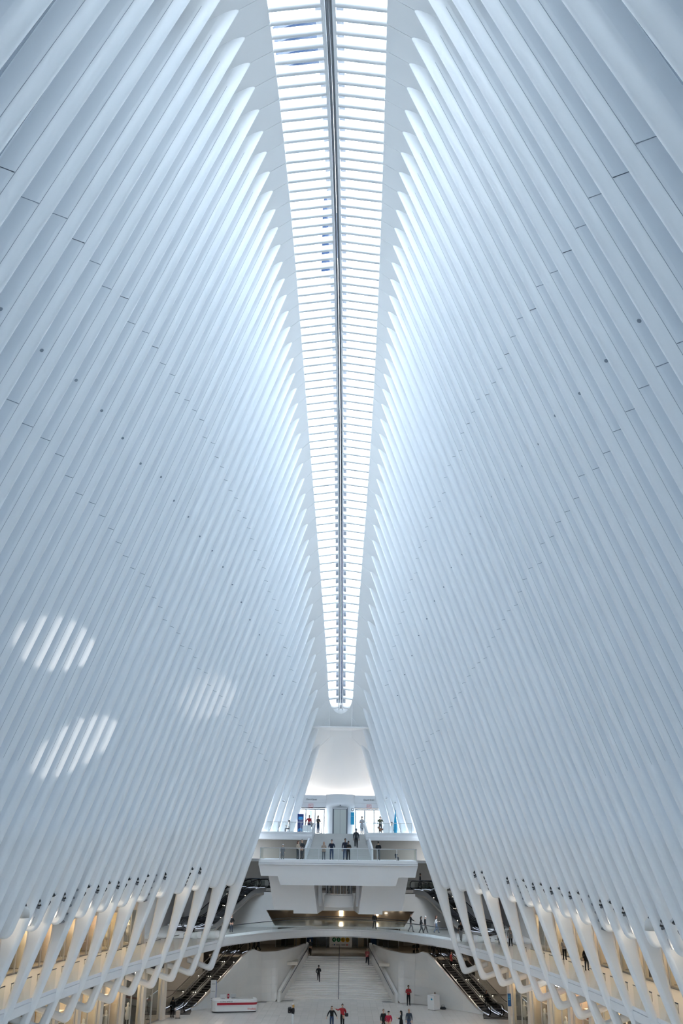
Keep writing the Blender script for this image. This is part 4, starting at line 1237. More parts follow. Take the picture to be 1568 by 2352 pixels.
# ------------------------------------------------------------------ lamp clusters and vents between the ribs
LAB = {'A': 'cluster of black headed spotlights', 'B': 'air outlet edged with black slots', 'V': 'slatted grey vent', 'D': 'pale round dome lamp'}
def fix_pos(k, s, deep=.42, drop=0.0):
    Y = yk(k); J, B = joint(Y), legbot(Y)
    d2, n2 = out_n(J, B)
    e = J + (B - J) * ((ZFIX + drop) / (J[1] - B[1])) + n2 * deep
    return Vector((s * e[0], Y, e[1])), d2, n2
def cluster(kind, k, s, n_th):
    p, d2, n2 = fix_pos(k + .52, s, drop=.15 + max(0, k - 22) * .05)
    sd = 'left' if s < 0 else 'right'
    nm, cat = {'A': ('spotlight_cluster', 'spotlight'), 'B': ('air_outlet', 'vent'), 'V': ('louvered_vent', 'vent'), 'D': ('dome_lamp', 'lamp')}[kind]
    t = tag(empty(nm, p), '%s, %s fixture from the far end, %s wall' % (LAB[kind], n_th, sd), cat, {'A': 'spotlight clusters between the ribs', 'B': 'air outlets between the ribs', 'V': 'slatted vents between the ribs', 'D': 'dome lamps between the ribs'}[kind])
    D = Vector((s * d2[0], 0, d2[1])); N = Vector((-s * n2[0], 0, -n2[1]))
    at = lambda a, y, n: tuple(D * a + N * n + Vector((0, y, 0)))
    if kind == 'A':
        mb = MB(); mb.hexa([at(-.2, -.4, -.1), at(-.2, .4, -.1), at(1.0, .3, -.1), at(1.0, -.3, -.1)], [at(-.2, -.4, .0), at(-.2, .4, .0), at(1.0, .3, .0), at(1.0, -.3, .0)]); mb.build('back_plate', M_WHITE, t)
        for q in range(3):
            mb = MB(); mb.tube([at(-.35 + q * .12, -.25 + q * .2, .1), at(-.2 + q * .12, -.32 + q * .2, .30)], .075, 8); mb.build('lamp_head', M_BLACK if q != 1 else M_ALU, t)
        mb = MB(); mb.tube([at(.05, -.3, .05), at(.12, 0, .3), at(.1, .3, .05)], .07, 6); mb.build('bracket', M_DARKSTEEL, t)
        for q in (-1, 1):
            mb = MB(); mb.tube([at(.25, q * .2, .1), at(1.1, q * .26, .12)], .11, 8); mb.build('white_tube', M_WHITE, t)
            mb = MB(); mb.tube([at(.65, q * .34, .15), at(1.1, q * .38, .15)], .045, 6); mb.build('dark_slot', M_DARKSTEEL, t)
    elif kind == 'B':
        pts = [(-.1 + .25 * math.cos(a) * -1, .33 * math.cos(a)) for a in ()]
        mb = MB()
        mb.grid([[at(a, y, .04 + .12 * math.cos(y * 3.6)) for y in np.linspace(-.4, .4, 7)] for a in (0.0, .3, .7, 1.15)], True)
        mb.build('curved_plate', M_GREYWHITE, t)
        for q in range(4):
            a0 = .02 + q * .27
            y = -.1 - .34 * min(1, (q + .3) / 1.6)
            mb = MB(); mb.tube([at(a0, y + .07 * (q == 0), .2), at(a0 + .18, y - .06 * (q == 0), .2)], .05, 6); mb.build('slot', M_BLACK, t)
        for q in range(2):
            mb = MB(); mb.tube([at(-.4, -.25 + q * .22, .1), at(-.3, -.3 + q * .22, .28)], .07, 8); mb.build('lamp_head', M_BLACK, t)
        mb = MB(); mb.tube([at(-.42, .1, .1), at(-.35, .1, .3)], .08, 8); mb.build('lamp_head', M_ALU, t)
    elif kind == 'V':
        mb = MB(); mb.hexa([at(-.3, -.55, -.06), at(-.3, .55, -.06), at(1.7, .55, -.06), at(1.7, -.55, -.06)], [at(-.3, -.55, .0), at(-.3, .55, .0), at(1.7, .55, .0), at(1.7, -.55, .0)]); mb.build('frame', M_ALU, t)
        for q in range(5):
            a = -.25 + q * .45
            mb = MB(); mb.hexa([at(a, -.5, 0), at(a, .5, 0), at(a + .1, .5, 0), at(a + .1, -.5, 0)], [at(a, -.5, .16), at(a, .5, .16), at(a + .1, .5, .16), at(a + .1, -.5, .16)]); mb.build('slat', M_DARKSTEEL, t)
    else:
        mb = MB(); mb.lathe([(0, .3), (.2, .26), (.32, .1), (.34, -.25), (0, -.25)], at(.2, 0, .2), 16); mb.build('dome', M_GREYWHITE, t)
        mb = MB(); mb.tube([at(-.3, .1, 0), at(-.1, .05, .2)], .05, 6); mb.build('arm', M_DARKSTEEL, t)
    # small warm lamp lighting the rib below
    mb = MB(); mb.lathe([(0, 0), (.09, 0), (.09, .04), (0, .05)], at(1.15, .0, .05), 8); mb.build('lens', M_CLENS, t)
for s, D in ((-1, {9: 'A', 10: 'B', 13: 'A', 14: 'V', 15: 'B', 16: 'A', 17: 'B', 18: 'A', 19: 'B', 20: 'A', 21: 'B', 22: 'V', 23: 'A', 24: 'B', 25: 'A', 26: 'D'}),
             (1, {9: 'A', 10: 'B', 13: 'A', 14: 'V', 15: 'B', 16: 'A', 17: 'B', 18: 'A', 19: 'B', 20: 'A', 21: 'B', 22: 'V', 23: 'A', 24: 'B', 25: 'A', 27: 'D', 28: 'A', 29: 'B'})):
    for q, k in enumerate(sorted(D)):
        cluster(D[k], k, s, (ordn + ['sixteenth', 'seventeenth', 'eighteenth'])[q])
for s in (-1, 1):
    for q, k in enumerate((4, 5, 6, 7)):
        p, d2, n2 = fix_pos(k + .5, s, .5, -2.2)
        t = tag(empty('wall_camera', p), 'tiny black camera below the joint line, %s from far end, %s wall' % (ordn[q], 'left' if s < 0 else 'right'), 'camera', 'small black cameras between the ribs')
        mb = MB(); mb.box((0, -.1, 0), (.2, .3, .16)); mb.build('body', M_BLACK, t)
        mb = MB(); mb.lathe([(.05, 0), (.06, .06), (0, .06)], (-s * .1, -.25, -.02), 8); mb.build('lens', M_DARK, t)
    for q, (k, z) in enumerate(((1.5, 18.4), (2.5, 17.9))):
        Y = yk(k); T, J = tip(Y), joint(Y)
        d, n = out_n(T, J)
        P = T + d * ((T[1] - z) / -d[1]) + n * .12
        t = tag(empty('dome_camera', (s * P[0], Y, P[1])), 'small white dome camera on the wall above the %s railing, %s' % ('left' if s < 0 else 'right', ['upper one', 'lower one'][q]), 'camera')
        mb = MB(); mb.lathe([(0, -.1), (.1, -.08), (.13, 0), (.13, .1), (0, .1)], (-s * .08, 0, 0), 10); mb.build('housing', M_WHITE, t)
        mb = MB(); mb.lathe([(0, -.06), (.06, -.03), (.06, 0), (0, 0)], (-s * .16, -.1, -.05), 8); mb.build('lens', M_BLACK, t)

# ------------------------------------------------------------------ people
SKIN = {'light': mat('skin_light', (.58, .36, .26), .5), 'brown': mat('skin_brown', (.20, .10, .06), .5), 'tan': mat('skin_tan', (.42, .25, .17), .5)}
CL = {}
def cloth(c):
    k = 'cloth_%02x%02x%02x' % tuple(int(v * 255) for v in c)
    return mat(k, c, .8, noise=(6, .12))
BLK, NVY, GRY, DGRY, RED, JEAN, BEI, WHT, KHA, PINK = (.008, .008, .009), (.012, .016, .035), (.14, .14, .15), (.035, .037, .042), (.34, .015, .02), (.03, .055, .12), (.42, .34, .26), (.62, .62, .62), (.12, .12, .07), (.40, .10, .10)
queue = []
def arm_pts(mode, s):
    e, w, dr = {'down': ((.245, .02, 1.13), (.26, -.03, .89), (0, -.1, -1)), 'bent': ((.25, .0, 1.14), (.11, -.25, 1.16), (-.45, -.8, .25)), 'phone': ((.28, -.14, 1.24), (.10, -.24, 1.50), (-.3, -.2, .9)),
                'point': ((.36, -.16, 1.32), (.56, -.3, 1.42), (.6, -.3, .4)), 'pocket': ((.29, .07, 1.13), (.19, -.06, .95), (-.4, -.4, -.8)), 'back': ((.27, .09, 1.13), (.10, .14, .95), (-.8, .1, -.3)),
                'fold': ((.26, -.05, 1.14), (.0, -.22, 1.17), (-1, -.1, .05)), 'swingf': ((.24, -.12, 1.15), (.25, -.3, .98), (0, -.5, -.8)), 'swingb': ((.25, .16, 1.15), (.26, .2, .92), (0, .2, -1)), 'rail': ((.27, -.16, 1.15), (.24, -.38, 1.05), (0, -1, -.1)), 'out': ((.34, .0, 1.16), (.44, -.1, .95), (.3, -.3, -.9))}[mode]
    m = lambda p: Vector((p[0] * s, p[1], p[2]))
    return m(e), m(w), m(dr).normalized()
def person(loc, h, rz, label, top, legs, arms=('down', 'down'), pose='stand', skin='light', hair=BLK, coat=None, hairlen=0, hat=None, shoes=BLK, bulk=1.12, lean=0.0):
    queue.append(dict(loc=loc, h=h, rz=rz, label=label, top=top, legs=legs, arms=arms, pose=pose, skin=skin, hair=hair, coat=coat, hairlen=hairlen, hat=hat, shoes=shoes, bulk=bulk, lean=lean))
def skeleton(p):
    V, E, R, Lb = [], [], [], []
    def v(co, r, lb, par=None):
        V.append(Vector(co)); R.append(r); Lb.append(lb)
        if par is not None: E.append((par, len(V) - 1))
        return len(V) - 1
    b = p['bulk']
    sit = p['pose'] == 'sit'
    z0 = -.42 if sit else 0
    pel = v((0, 0, .95 + z0), (.155 * b, .115 * b), 'top')
    wa = v((0, 0, 1.10 + z0), (.145 * b, .105 * b), 'top', pel)
    ch = v((0, .01, 1.30 + z0), (.17 * b, .12 * b), 'top', wa)
    nb = v((0, .0, 1.45 + z0), (.085, .08), 'top', ch)
    nk = v((0, -.015, 1.53 + z0), (.056, .056), 'skin', nb)
    hd = v((0, -.02, 1.60 + z0), (.06, .06), 'skin', nk)
    for s, am in ((1, p['arms'][0]), (-1, p['arms'][1])):
        e, w, dr = arm_pts(am, s)
        e.z += z0; w.z += z0
        sh_ = v((s * .185, .0, 1.405 + z0), (.078 * b, .075 * b), 'top', ch)
        el = v(e, (.055 * b, .055 * b), 'top', sh_)
        wr = v(w, (.040, .040), 'top', el)
        pa = v(w + dr * .07, (.034, .022), 'skin', wr)
        pk = v(w + dr * .115, (.036, .018), 'skin', pa)
        side = dr.cross(Vector((0, 1, .3))).normalized()
        nrm = dr.cross(side).normalized()
        for q, (o_, l) in enumerate(((-.030, .066), (-.010, .078), (.010, .074), (.030, .058))):
            a = v(w + dr * (.13) + side * o_, (.0095, .0095), 'skin', pk)
            c = v(w + dr * (.13 + l * .6) + side * o_ * 1.1 + nrm * .012, (.0085, .0085), 'skin', a)
            v(w + dr * (.13 + l) + side * o_ * 1.1 + nrm * .03, (.007, .007), 'skin', c)
        t1 = v(w + dr * .075 + side * -.045 + nrm * .012, (.0105, .0105), 'skin', pa)
        v(w + dr * .115 + side * -.062 + nrm * .025, (.009, .009), 'skin', t1)
    for s in (1, -1):
        hip = v((s * .092, 0, .88 + z0), (.10 * b, .10 * b), 'legs', pel)
        if p['pose'] == 'walk':
            kn, an = ((s * .092, -.17, .50), (s * .092, -.24, .09)) if s > 0 else ((s * .092, .04, .48), (s * .092, .30, .14))
        elif p['pose'] == 'climb':
            kn, an = ((s * .092, -.28, .62), (s * .092, -.22, .26)) if s > 0 else ((s * .092, .02, .49), (s * .092, .08, .09))
        elif sit:
            kn, an = (s * .11, -.42, .50), (s * .11, -.42, .09)
        else:
            kn, an = (s * .105, -.015, .49), (s * .115, .02, .09)
        k_ = v(kn, (.068 * b, .068 * b), 'legs', hip)
        a_ = v(an, (.047 * b, .05 * b), 'legs', k_)
        hl = v((an[0], an[1] + .03, an[2] - .045), (.042, .042), 'shoe', a_)
        v((an[0] + s * .015, an[1] - .14, an[2] - .05), (.04, .036), 'shoe', a_)
    return V, E, R, Lb
def flush_people():
    tmp = []
    for p in queue:
        V, E, R, Lb = skeleton(p)
        me = bpy.data.meshes.new('person_skeleton')
        me.from_pydata([tuple(q) for q in V], E, [])
        o = bpy.data.objects.new('person_skeleton', me)
        COL.objects.link(o)
        md = o.modifiers.new('skin', 'SKIN')
        md.use_smooth_shade = True
        md.branch_smoothing = 0.4
        if not me.skin_vertices:
            bpy.context.view_layer.objects.active = o
        for i, r in enumerate(R):
            me.skin_vertices[0].data[i].radius = r
            me.skin_vertices[0].data[i].use_root = (i == 0)
        sb = o.modifiers.new('sub', 'SUBSURF'); sb.levels = 1; sb.render_levels = 1
        tmp.append((o, V, E, Lb))
    bpy.context.view_layer.update()
    dg = bpy.context.evaluated_depsgraph_get()
    for p, (o, V, E, Lb) in zip(queue, tmp):
        me = bpy.data.meshes.new_from_object(o.evaluated_get(dg))
        sc = p['h'] / 1.78
        mats = {'top': cloth(p['top']), 'legs': cloth(p['legs']), 'skin': SKIN[p['skin']], 'shoe': cloth(p['shoes'])}
        keys = ['top', 'legs', 'skin', 'shoe']
        me.materials.clear()
        for k_ in keys: me.materials.append(mats[k_])
        n = len(me.vertices)
        co = np.empty(n * 3); me.vertices.foreach_get('co', co); co = co.reshape(-1, 3)
        fc = np.empty(len(me.polygons) * 3); me.polygons.foreach_get('center', fc); fc = fc.reshape(-1, 3)
        A = np.array([V[a] for a, b in E]); B = np.array([V[b] for a, b in E])
        lab = np.array([keys.index(Lb[b]) for a, b in E])
        ab = B - A
        t = np.clip(((fc[:, None, :] - A) * ab).sum(2) / (ab ** 2).sum(1), 0, 1)
        dist = np.linalg.norm(fc[:, None, :] - (A + t[..., None] * ab), axis=2)
        idx = lab[dist.argmin(1)]
        me.polygons.foreach_set('material_index', idx.astype(np.int32))
        # head: egg shape with nose, brow and ears, joined to the neck in the same mesh
        z0 = -.42 if p['pose'] == 'sit' else 0
        hv, hf = [], []
        hc = Vector((0, -.025, 1.665 + z0))
        nu, nv_ = 14, 11
        for i in range(nv_):
            ph = math.pi * i / (nv_ - 1)
            for j in range(nu):
                a = 2 * math.pi * j / nu
                x, y, z = math.sin(ph) * math.cos(a), math.sin(ph) * math.sin(a), math.cos(ph)
                w = .078 * (1 - .22 * max(0, -z))
                yy = .098 * y * (1 - .12 * max(0, -z)) - (.012 if y < 0 and z < -.3 else 0)
                if y < -.95 and -.35 < z < .1: yy -= .022
                hv.append((hc.x + x * w * 1.0, hc.y + yy, hc.z + z * .118))
        for i in range(nv_ - 1):
            for j in range(nu):
                l = (j + 1) % nu
                hf.append((i * nu + j, (i + 1) * nu + j, (i + 1) * nu + l, i * nu + l))
        for s in (-1, 1):
            b0 = len(hv)
            hv += [(s * .076, -.01, hc.z + .02), (s * .098, .012, hc.z + .03), (s * .092, .008, hc.z - .035), (s * .074, -.012, hc.z - .03)]
            hf.append((b0, b0 + 1, b0 + 2, b0 + 3))
        for s in (-1, 1):
            b0 = len(hv)
            y = hc.y - .1
            hv += [(s * .02, y, hc.z + .012), (s * .044, y + .012, hc.z + .012), (s * .044, y + .012, hc.z - .002), (s * .02, y, hc.z - .002)]
            hf.append((b0, b0 + 1, b0 + 2, b0 + 3))
        b0 = len(hv); y = hc.y - .104
        hv += [(-.024, y, hc.z - .058), (.024, y, hc.z - .058), (.02, y, hc.z - .068), (-.02, y, hc.z - .068)]
        hf.append((b0, b0 + 1, b0 + 2, b0 + 3))
        vs = [tuple(q) for q in co] + hv
        fs = [tuple(q.vertices) for q in me.polygons] + [tuple(i + n for i in q) for q in hf]
        mi = list(idx) + [2] * (len(hf) - 3) + [4, 4, 5]
        m2 = bpy.data.meshes.new('body')
        m2.from_pydata(vs, [], fs)
        for k_ in keys: m2.materials.append(mats[k_])
        m2.materials.append(M_DARK); m2.materials.append(mat('lips', (.4, .16, .13), .5))
        m2.polygons.foreach_set('material_index', np.array(mi, np.int32))
        m2.polygons.foreach_set('use_smooth', [True] * len(fs))
        m2.transform(Matrix.Scale(sc, 4))
        m2.update()
        root = tag(empty('person', p['loc'], p['rz']), p['label'], 'person', None)
        ob = bpy.data.objects.new('body', m2); COL.objects.link(ob); ob.parent = root
        # hair
        def shell(name, m, pts, n_=14, yscale=1.2, cy=-.02):
            mb = MB(); mb.lathe([(r, z) for r, z in pts], (0, 0, 0), n_)
            mb.v = [(x * sc, (y * yscale + cy) * sc, (z + z0) * sc) for x, y, z in mb.v]
            return mb.build(name, m, root)
        if p['hair'] is not None:
            mb = MB()
            rows = []
            for i in range(7):
                ph = math.pi * .62 * i / 6
                row = []
                for j in range(17):
                    a = 2 * math.pi * j / 16
                    front = max(0, -math.sin(a))
                    ph2 = ph * (1 - .42 * front)
                    x, y, z = math.sin(ph2) * math.cos(a), math.sin(ph2) * math.sin(a), math.cos(ph2)
                    row.append(((x * .088) * sc, (hc.y + .008 + y * .108) * sc, (hc.z + .006 + z * .128) * sc))
                rows.append(row)
            mb.grid(rows, True); mb.build('hair', cloth(p['hair']), root)
            if p['hairlen'] > 0:
                shell('long_hair', cloth(p['hair']), [(.06, 1.75), (.092, 1.68), (.098, 1.58), (.1, 1.60 - p['hairlen'] * .6), (.075, 1.58 - p['hairlen'])], 12, .75, .045)
        if p['hat'] is not None:
            shell('hat', cloth(p['hat']), [(0, 1.80), (.06, 1.795), (.096, 1.755), (.1, 1.70), (.094, 1.69)], 14, 1.2, -.02)
        if p['coat'] is not None:
            lo_ = p['coat']
            shell('coat_skirt', mats['top'], [(.155 * p['bulk'], 1.06), (.18 * p['bulk'], .90), (.2 * p['bulk'], lo_), (.19 * p['bulk'], lo_)], 16, .8, 0)
        bpy.data.objects.remove(o)
P_ = math.pi
# street level
person((-3.03, 96.0, 15), 1.76, P_ * .92, 'man in red jacket and jeans seen from behind by the left street doors', RED, JEAN, ('out', 'down'), skin='brown', hair=None)
person((-2.12, 95.7, 15), 1.70, P_ * .25, 'woman in black vest and scarf standing at the head of the stairs', (.05, .05, .05), JEAN, ('fold', 'fold'), hairlen=.16)
person((4.05, 96.3, 15), 1.70, .15, 'person in dark green jacket holding a phone by the right street doors', KHA, DGRY, ('phone', 'phone'), hair=BLK)
person((2.24, 96.6, 15), 1.68, -.6, 'person in grey and white coming in at the right street doors', (.4, .4, .42), GRY, ('bent', 'bent'), hair=(.15, .08, .04), coat=.6)
person((-4.95, 95.2, 15), 1.58, -P_ * .4, 'person in white sitting on street level behind the left railing', WHT, GRY, ('bent', 'bent'), 'sit', 'tan')
person((5.15, 95.2, 15), 1.5, P_ * .4, 'person in pale grey sitting on street level near the teal flag', (.5, .5, .5), GRY, ('bent', 'bent'), 'sit', 'tan')
person((1.62, 91.9, 13.68), 1.78, P_, 'man in grey jacket climbing the balcony stairs seen from behind', DGRY, BLK, ('down', 'down'), 'walk', 'brown', (.1, .1, .1))
# balcony
person((-5.04, 88.2, 12.7), 1.30, .3, 'child in long grey coat and white cap on the balcony', GRY, GRY, ('down', 'down'), hat=WHT, coat=.45, hair=BLK)
person((-3.70, 88.9, 12.7), 1.60, .9, 'woman in beige jacket with brown hair on the balcony', BEI, DGRY, ('bent', 'bent'), hair=(.1, .035, .02), hairlen=.18)
person((-3.35, 89.6, 12.7), 1.74, -.8, 'grey haired man in dark jacket on the balcony beside the beige jacket', DGRY, DGRY, ('pocket', 'pocket'), hair=(.35, .33, .3))
person((-1.32, 88.1, 12.7), 1.54, .1, 'woman in beige coat looking at her phone on the balcony', (.36, .28, .22), GRY, ('bent', 'bent'), hair=(.25, .13, .05), hairlen=.2, coat=.78)
person((-.61, 88.1, 12.7), 1.74, .05, 'man in navy jacket with fleece collar leaning on the balcony rail', NVY, JEAN, ('rail', 'rail'), hair=BLK)
person((.60, 88.9, 12.7), 1.86, .15, 'tall man in navy jacket over dark red shirt on the balcony', NVY, JEAN, ('down', 'down'), skin='brown')
person((.90, 88.0, 12.7), 1.64, .3, 'man in black hoodie with folded arms at the balcony rail', BLK, BLK, ('fold', 'fold'), skin='brown')
person((3.61, 88.2, 12.7), 1.62, P_ * .95, 'man in black jacket and grey trousers seen from behind on the balcony', BLK, GRY, ('bent', 'bent'), skin='tan', bulk=1.2)
person((5.25, 88.6, 12.7), 1.02, .5, 'small child in navy sitting low behind the balcony glass', NVY, NVY, ('bent', 'bent'), 'sit', 'light', BLK, bulk=1.2)
# high landing, bridge, galleries
person((8.78, 107.9, 9.53), 1.58, P_ * .5, 'man in dark clothes at the top of the upper right escalator', BLK, DGRY, ('down', 'down'), 'walk', 'brown')
person((-10.3, 96.2, 5.97), 1.55, .4, 'dark dressed man at the left end of the bridge beside a rib', BLK, (.03, .04, .07), ('pocket', 'pocket'))
person((3.6, 101.3, 5.97), 1.6, P_ * .1, 'man in black standing alone on the middle of the bridge', BLK, DGRY, ('down', 'down'), 'walk')
person((7.1, 98.7, 5.97), 1.72, P_ * .5, 'man in black jacket and grey trousers walking on the bridge, hand on rail', BLK, GRY, ('rail', 'down'), 'walk', 'tan')
person((8.05, 97.6, 5.97), 1.52, P_ * .55, 'person in black walking on the bridge, nearer of the close pair', BLK, DGRY, ('swingf', 'swingb'), 'walk', hairlen=.15)
person((8.5, 98.2, 5.97), 1.54, P_ * .55, 'person with white headwear walking on the bridge behind the one in black', DGRY, (.06, .05, .05), ('down', 'down'), 'walk', hair=WHT)
person((9.56, 98.0, 5.97), 1.58, P_ * .5, 'woman in white top and jeans walking on the bridge', WHT, (.08, .11, .17), ('bent', 'swingb'), 'walk', hair=(.08, .03, .02), hairlen=.22)
person((11.3, 92.3, 5.8), 1.66, -.3, 'person in black top and grey trousers behind the first right rib leg', BLK, GRY, ('fold', 'down'), 'walk', 'brown')
person((14.4, 89.3, 5.8), 1.66, .2, 'person in long black coat behind the right ribs on the gallery', BLK, BLK, ('down', 'down'), coat=.4)
person((15.2, 88.4, 5.8), 1.64, -.3, 'person in black with a white top on the right gallery', (.2, .2, .2), BLK, ('bent', 'down'), coat=.7, hairlen=.2)
person((17.75, 78.6, 5.8), 1.60, .2, 'woman in black and white seen between ribs on the right gallery', (.3, .3, .3), BLK, ('bent', 'bent'), coat=.9, hairlen=.2)
person((17.95, 72.4, 5.8), 1.64, .2, 'dark dressed woman nearest the camera on the right gallery', BLK, DGRY, ('bent', 'down'), hairlen=.2, coat=.7)
# lower concourse and escalators
person((-3.02, 105.5, 3.1), 1.56, .05, 'person in black with a wide hat at the head of the marble stairs', BLK, BLK, ('pocket', 'pocket'), 'walk', hat=BLK)
person((-9.1, 107.9, 3.1), 1.58, P_ * -.5, 'person in black walking at the head of the left escalators', BLK, BLK, ('swingf', 'swingb'), 'walk')
person((-8.7, 108.3, 3.1), 1.60, P_ * -.5, 'person in dark blue coat walking behind another at the left escalators', NVY, BLK, ('down', 'down'), 'walk', coat=.5)
person((7.95, 107.4, 3.1), 1.18, .6, 'dark dressed person left of a close pair at the right escalator head', BLK, BLK, ('down', 'down'), hair=BLK, bulk=1.4)
person((8.35, 107.6, 3.1), 1.22, -.4, 'dark dressed person right of a close pair at the right escalator head', BLK, BLK, ('down', 'down'), hair=BLK, bulk=1.4)
person((9.75, 103.6, 3.02), 1.58, 0.0, 'man in black stepping onto the right escalator', BLK, BLK, ('rail', 'down'), skin='brown', bulk=1.25)
person((11.35, 102.2, 2.42), 1.55, P_ * .35, 'person in red coat riding the right escalator', (.20, .01, .015), BLK, ('down', 'out'), coat=.75, hairlen=.12)
person((13.55, 93.2, .25), 1.45, .2, 'dark dressed person near the foot of the right escalator', BLK, BLK, ('bent', 'bent'), skin='tan')
person((-1.95, 100.9, 1.14), 1.56, P_, 'man in black climbing the marble stairs', BLK, BLK, ('pocket', 'bent'), 'climb', 'brown')
person((2.92, 103.6, 2.46), 1.56, 0.2, 'woman in red patterned coat coming down the marble stairs', PINK, (.012, .016, .03), ('bent', 'bent'), 'walk', hair=(.3, .25, .2), coat=.85)
# hall floor
person((6.61, 95.58, 0), 1.72, .1, 'man in red jacket and white collar standing right of the marble stairs', RED, BLK, ('fold', 'fold'), skin='brown', hair=BLK)
person((8.98, 94.5, 0), 1.30, .2, 'uniformed attendant in navy behind the white podium', NVY, NVY, ('bent', 'bent'), skin='brown')
person((-14.0, 87.7, 0), 1.56, P_ * .9, 'woman in black coat seen from behind at the left escalators', BLK, BLK, ('down', 'down'), coat=.62, hairlen=.06, hat=BLK)
person((-3.55, 84.6, 0), 1.66, -P_ * .6, 'person in white cap and black jacket with white trousers', BLK, WHT, ('bent', 'down'), hat=WHT, hair=(.5, .3, .08), hairlen=.1)
person((-.34, 84.0, 0), 1.62, .1, 'woman in black jacket and jeans beside the man in red hoodie', BLK, JEAN, ('out', 'out'), hair=(.06, .03, .02), hairlen=.14)
person((.52, 84.4, 0), 1.74, .0, 'man in red hoodie pointing with one arm', RED, BLK, ('pocket', 'point'), 'walk', 'tan')
person((3.82, 82.9, 0), 1.62, .4, 'woman in black coat behind the bright red jacket at the bottom', BLK, BLK, ('down', 'down'), hair=(.2, .14, .1))
person((4.2, 82.0, 0), 1.62, .1, 'person in bright red jacket and black cap at the bottom', (.40, .01, .04), DGRY, ('pocket', 'pocket'), hair=BLK, hat=BLK, bulk=1.25)
person((5.22, 82.4, 0), 1.60, -P_ * .55, 'long haired woman in black with a red bag strap at the bottom', BLK, BLK, ('bent', 'bent'), hair=BLK, hairlen=.3, coat=.7)
person((5.88, 83.0, 0), 1.66, .0, 'bald man in dark blue jacket at the bottom', (.035, .05, .07), JEAN, ('down', 'down'), skin='tan', hair=None)
flush_people()
# bags, luggage, dog
def thing_mesh(nm, lb_, cat, loc, parts, rz=0):
    t = tag(empty(nm, loc, rz), lb_, cat)
    for n_, m, f in parts:
        mb = MB(); f(mb); mb.build(n_, m, t)
    return t
thing_mesh('shoulder_bag', 'black shoulder bag hanging beside the man in red jacket upstairs', 'bag', (-2.6, 95.85, 15.62), [('body', M_BLACK, lambda m: m.lathe([(0, 0), (.22, .02), (.24, .2), (.16, .34), (0, .36)], (0, 0, 0), 10)), ('strap', M_BLACK, lambda m: m.tube([(-.15, 0, .3), (-.2, .05, .8), (-.1, .05, .82), (.1, 0, .32)], .018, 5))])
thing_mesh('backpack', 'black backpack worn by the person in the white cap', 'bag', (-3.82, 84.7, .95), [('body', M_BLACK, lambda m: ring_body(m, .15, .11, .07, [0, .05, .38, .46], [-.04, 0, 0, -.05])), ('strap', M_DARK, lambda m: m.tube([(.08, -.1, .1), (.2, -.14, .25), (.1, -.08, .44)], .02, 5))])
thing_mesh('shoulder_bag', 'black bag at the hip of the man in red hoodie', 'bag', (.86, 84.35, .82), [('body', M_BLACK, lambda m: ring_body(m, .14, .07, .05, [0, .03, .22, .26], [-.03, 0, 0, -.03])), ('strap', M_BLACK, lambda m: m.tube([(-.1, 0, .24), (-.22, -.12, .6), (-.3, 0, .66)], .015, 5))])
def wheels(m):
    for x in (-.16, .16): m.lathe([(0, -.02), (.05, -.02), (.05, .02), (0, .02)], (x, .0, .05), 8)
thing_mesh('wheeled_trolley', 'pale wheeled shopping trolley pulled by the woman in the black coat', 'trolley', (-13.45, 87.4, 0), [('frame', M_ALU, lambda m: m.tube([(-.18, 0, .05), (-.18, 0, .62), (-.12, .1, .85), (.12, .1, .85), (.18, 0, .62), (.18, 0, .05), (-.18, 0, .05)], .015, 5)), ('bag', cloth((.45, .38, .33)), lambda m: ring_body(m, .17, .12, .05, [.08, .12, .55, .62], [-.03, 0, 0, -.05])), ('wheels', M_DARK, wheels)])
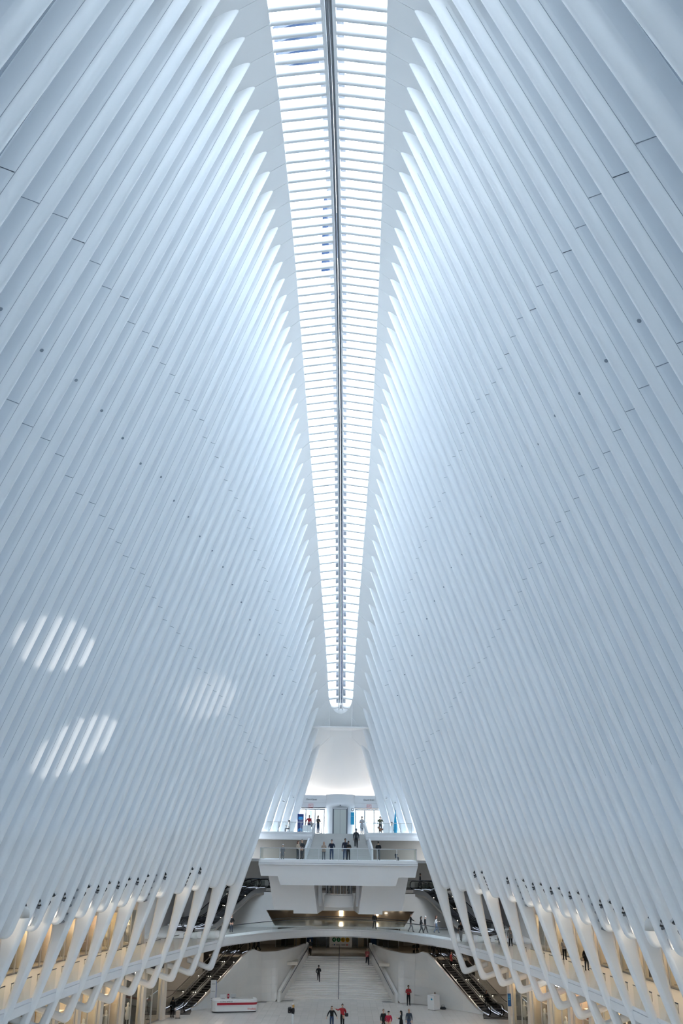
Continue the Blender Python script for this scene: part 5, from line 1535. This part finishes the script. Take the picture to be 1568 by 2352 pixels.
# dog on a lead
me = bpy.data.meshes.new('dog_skeleton')
dv = [((0, 0, .46), .10), ((-.2, 0, .47), .125), ((.22, 0, .47), .095), ((-.34, 0, .56), .075), ((-.42, 0, .66), .075), ((-.55, 0, .62), .04), ((.34, 0, .52), .03), ((.46, 0, .60), .018)]
de = [(0, 1), (0, 2), (1, 3), (3, 4), (4, 5), (2, 6), (6, 7)]
for s in (-1, 1):
    n = len(dv); dv += [((-.22, s * .07, .34), .05), ((-.21, s * .07, .20), .03), ((-.23, s * .07, .04), .025), ((-.27, s * .07, .02), .025)]; de += [(1, n), (n, n + 1), (n + 1, n + 2), (n + 2, n + 3)]
    n = len(dv); dv += [((.24, s * .07, .34), .06), ((.20, s * .07, .25), .04), ((.30, s * .07, .16), .026), ((.27, s * .07, .03), .024), ((.22, s * .07, .02), .024)]; de += [(2, n), (n, n + 1), (n + 1, n + 2), (n + 2, n + 3), (n + 3, n + 4)]
    n = len(dv); dv += [((-.40, s * .06, .72), .025), ((-.37, s * .085, .66), .015)]; de += [(4, n), (n, n + 1)]
me.from_pydata([q[0] for q in dv], de, [])
o = bpy.data.objects.new('dog_skeleton', me); COL.objects.link(o)
o.modifiers.new('skin', 'SKIN').use_smooth_shade = True
for i, (c_, r) in enumerate(dv):
    me.skin_vertices[0].data[i].radius = (r, r); me.skin_vertices[0].data[i].use_root = i == 0
sb = o.modifiers.new('sub', 'SUBSURF'); sb.levels = 1; sb.render_levels = 1
bpy.context.view_layer.update()
m2 = bpy.data.meshes.new_from_object(o.evaluated_get(bpy.context.evaluated_depsgraph_get()))
bpy.data.objects.remove(o)
m2.materials.clear(); m2.materials.append(cloth((.22, .09, .04)))
m2.polygons.foreach_set('use_smooth', [True] * len(m2.polygons))
dg_ = tag(empty('dog', (4.25, 95.8, 15)), 'brown dog standing by the person with the phone at street level', 'dog')
ob = bpy.data.objects.new('body', m2); COL.objects.link(ob); ob.parent = dg_
mb = MB(); mb.tube([(-.36, 0, .6), (-.3, .2, .8), (-.25, .4, 1.0)], .01, 5); mb.build('lead', M_RED, dg_)
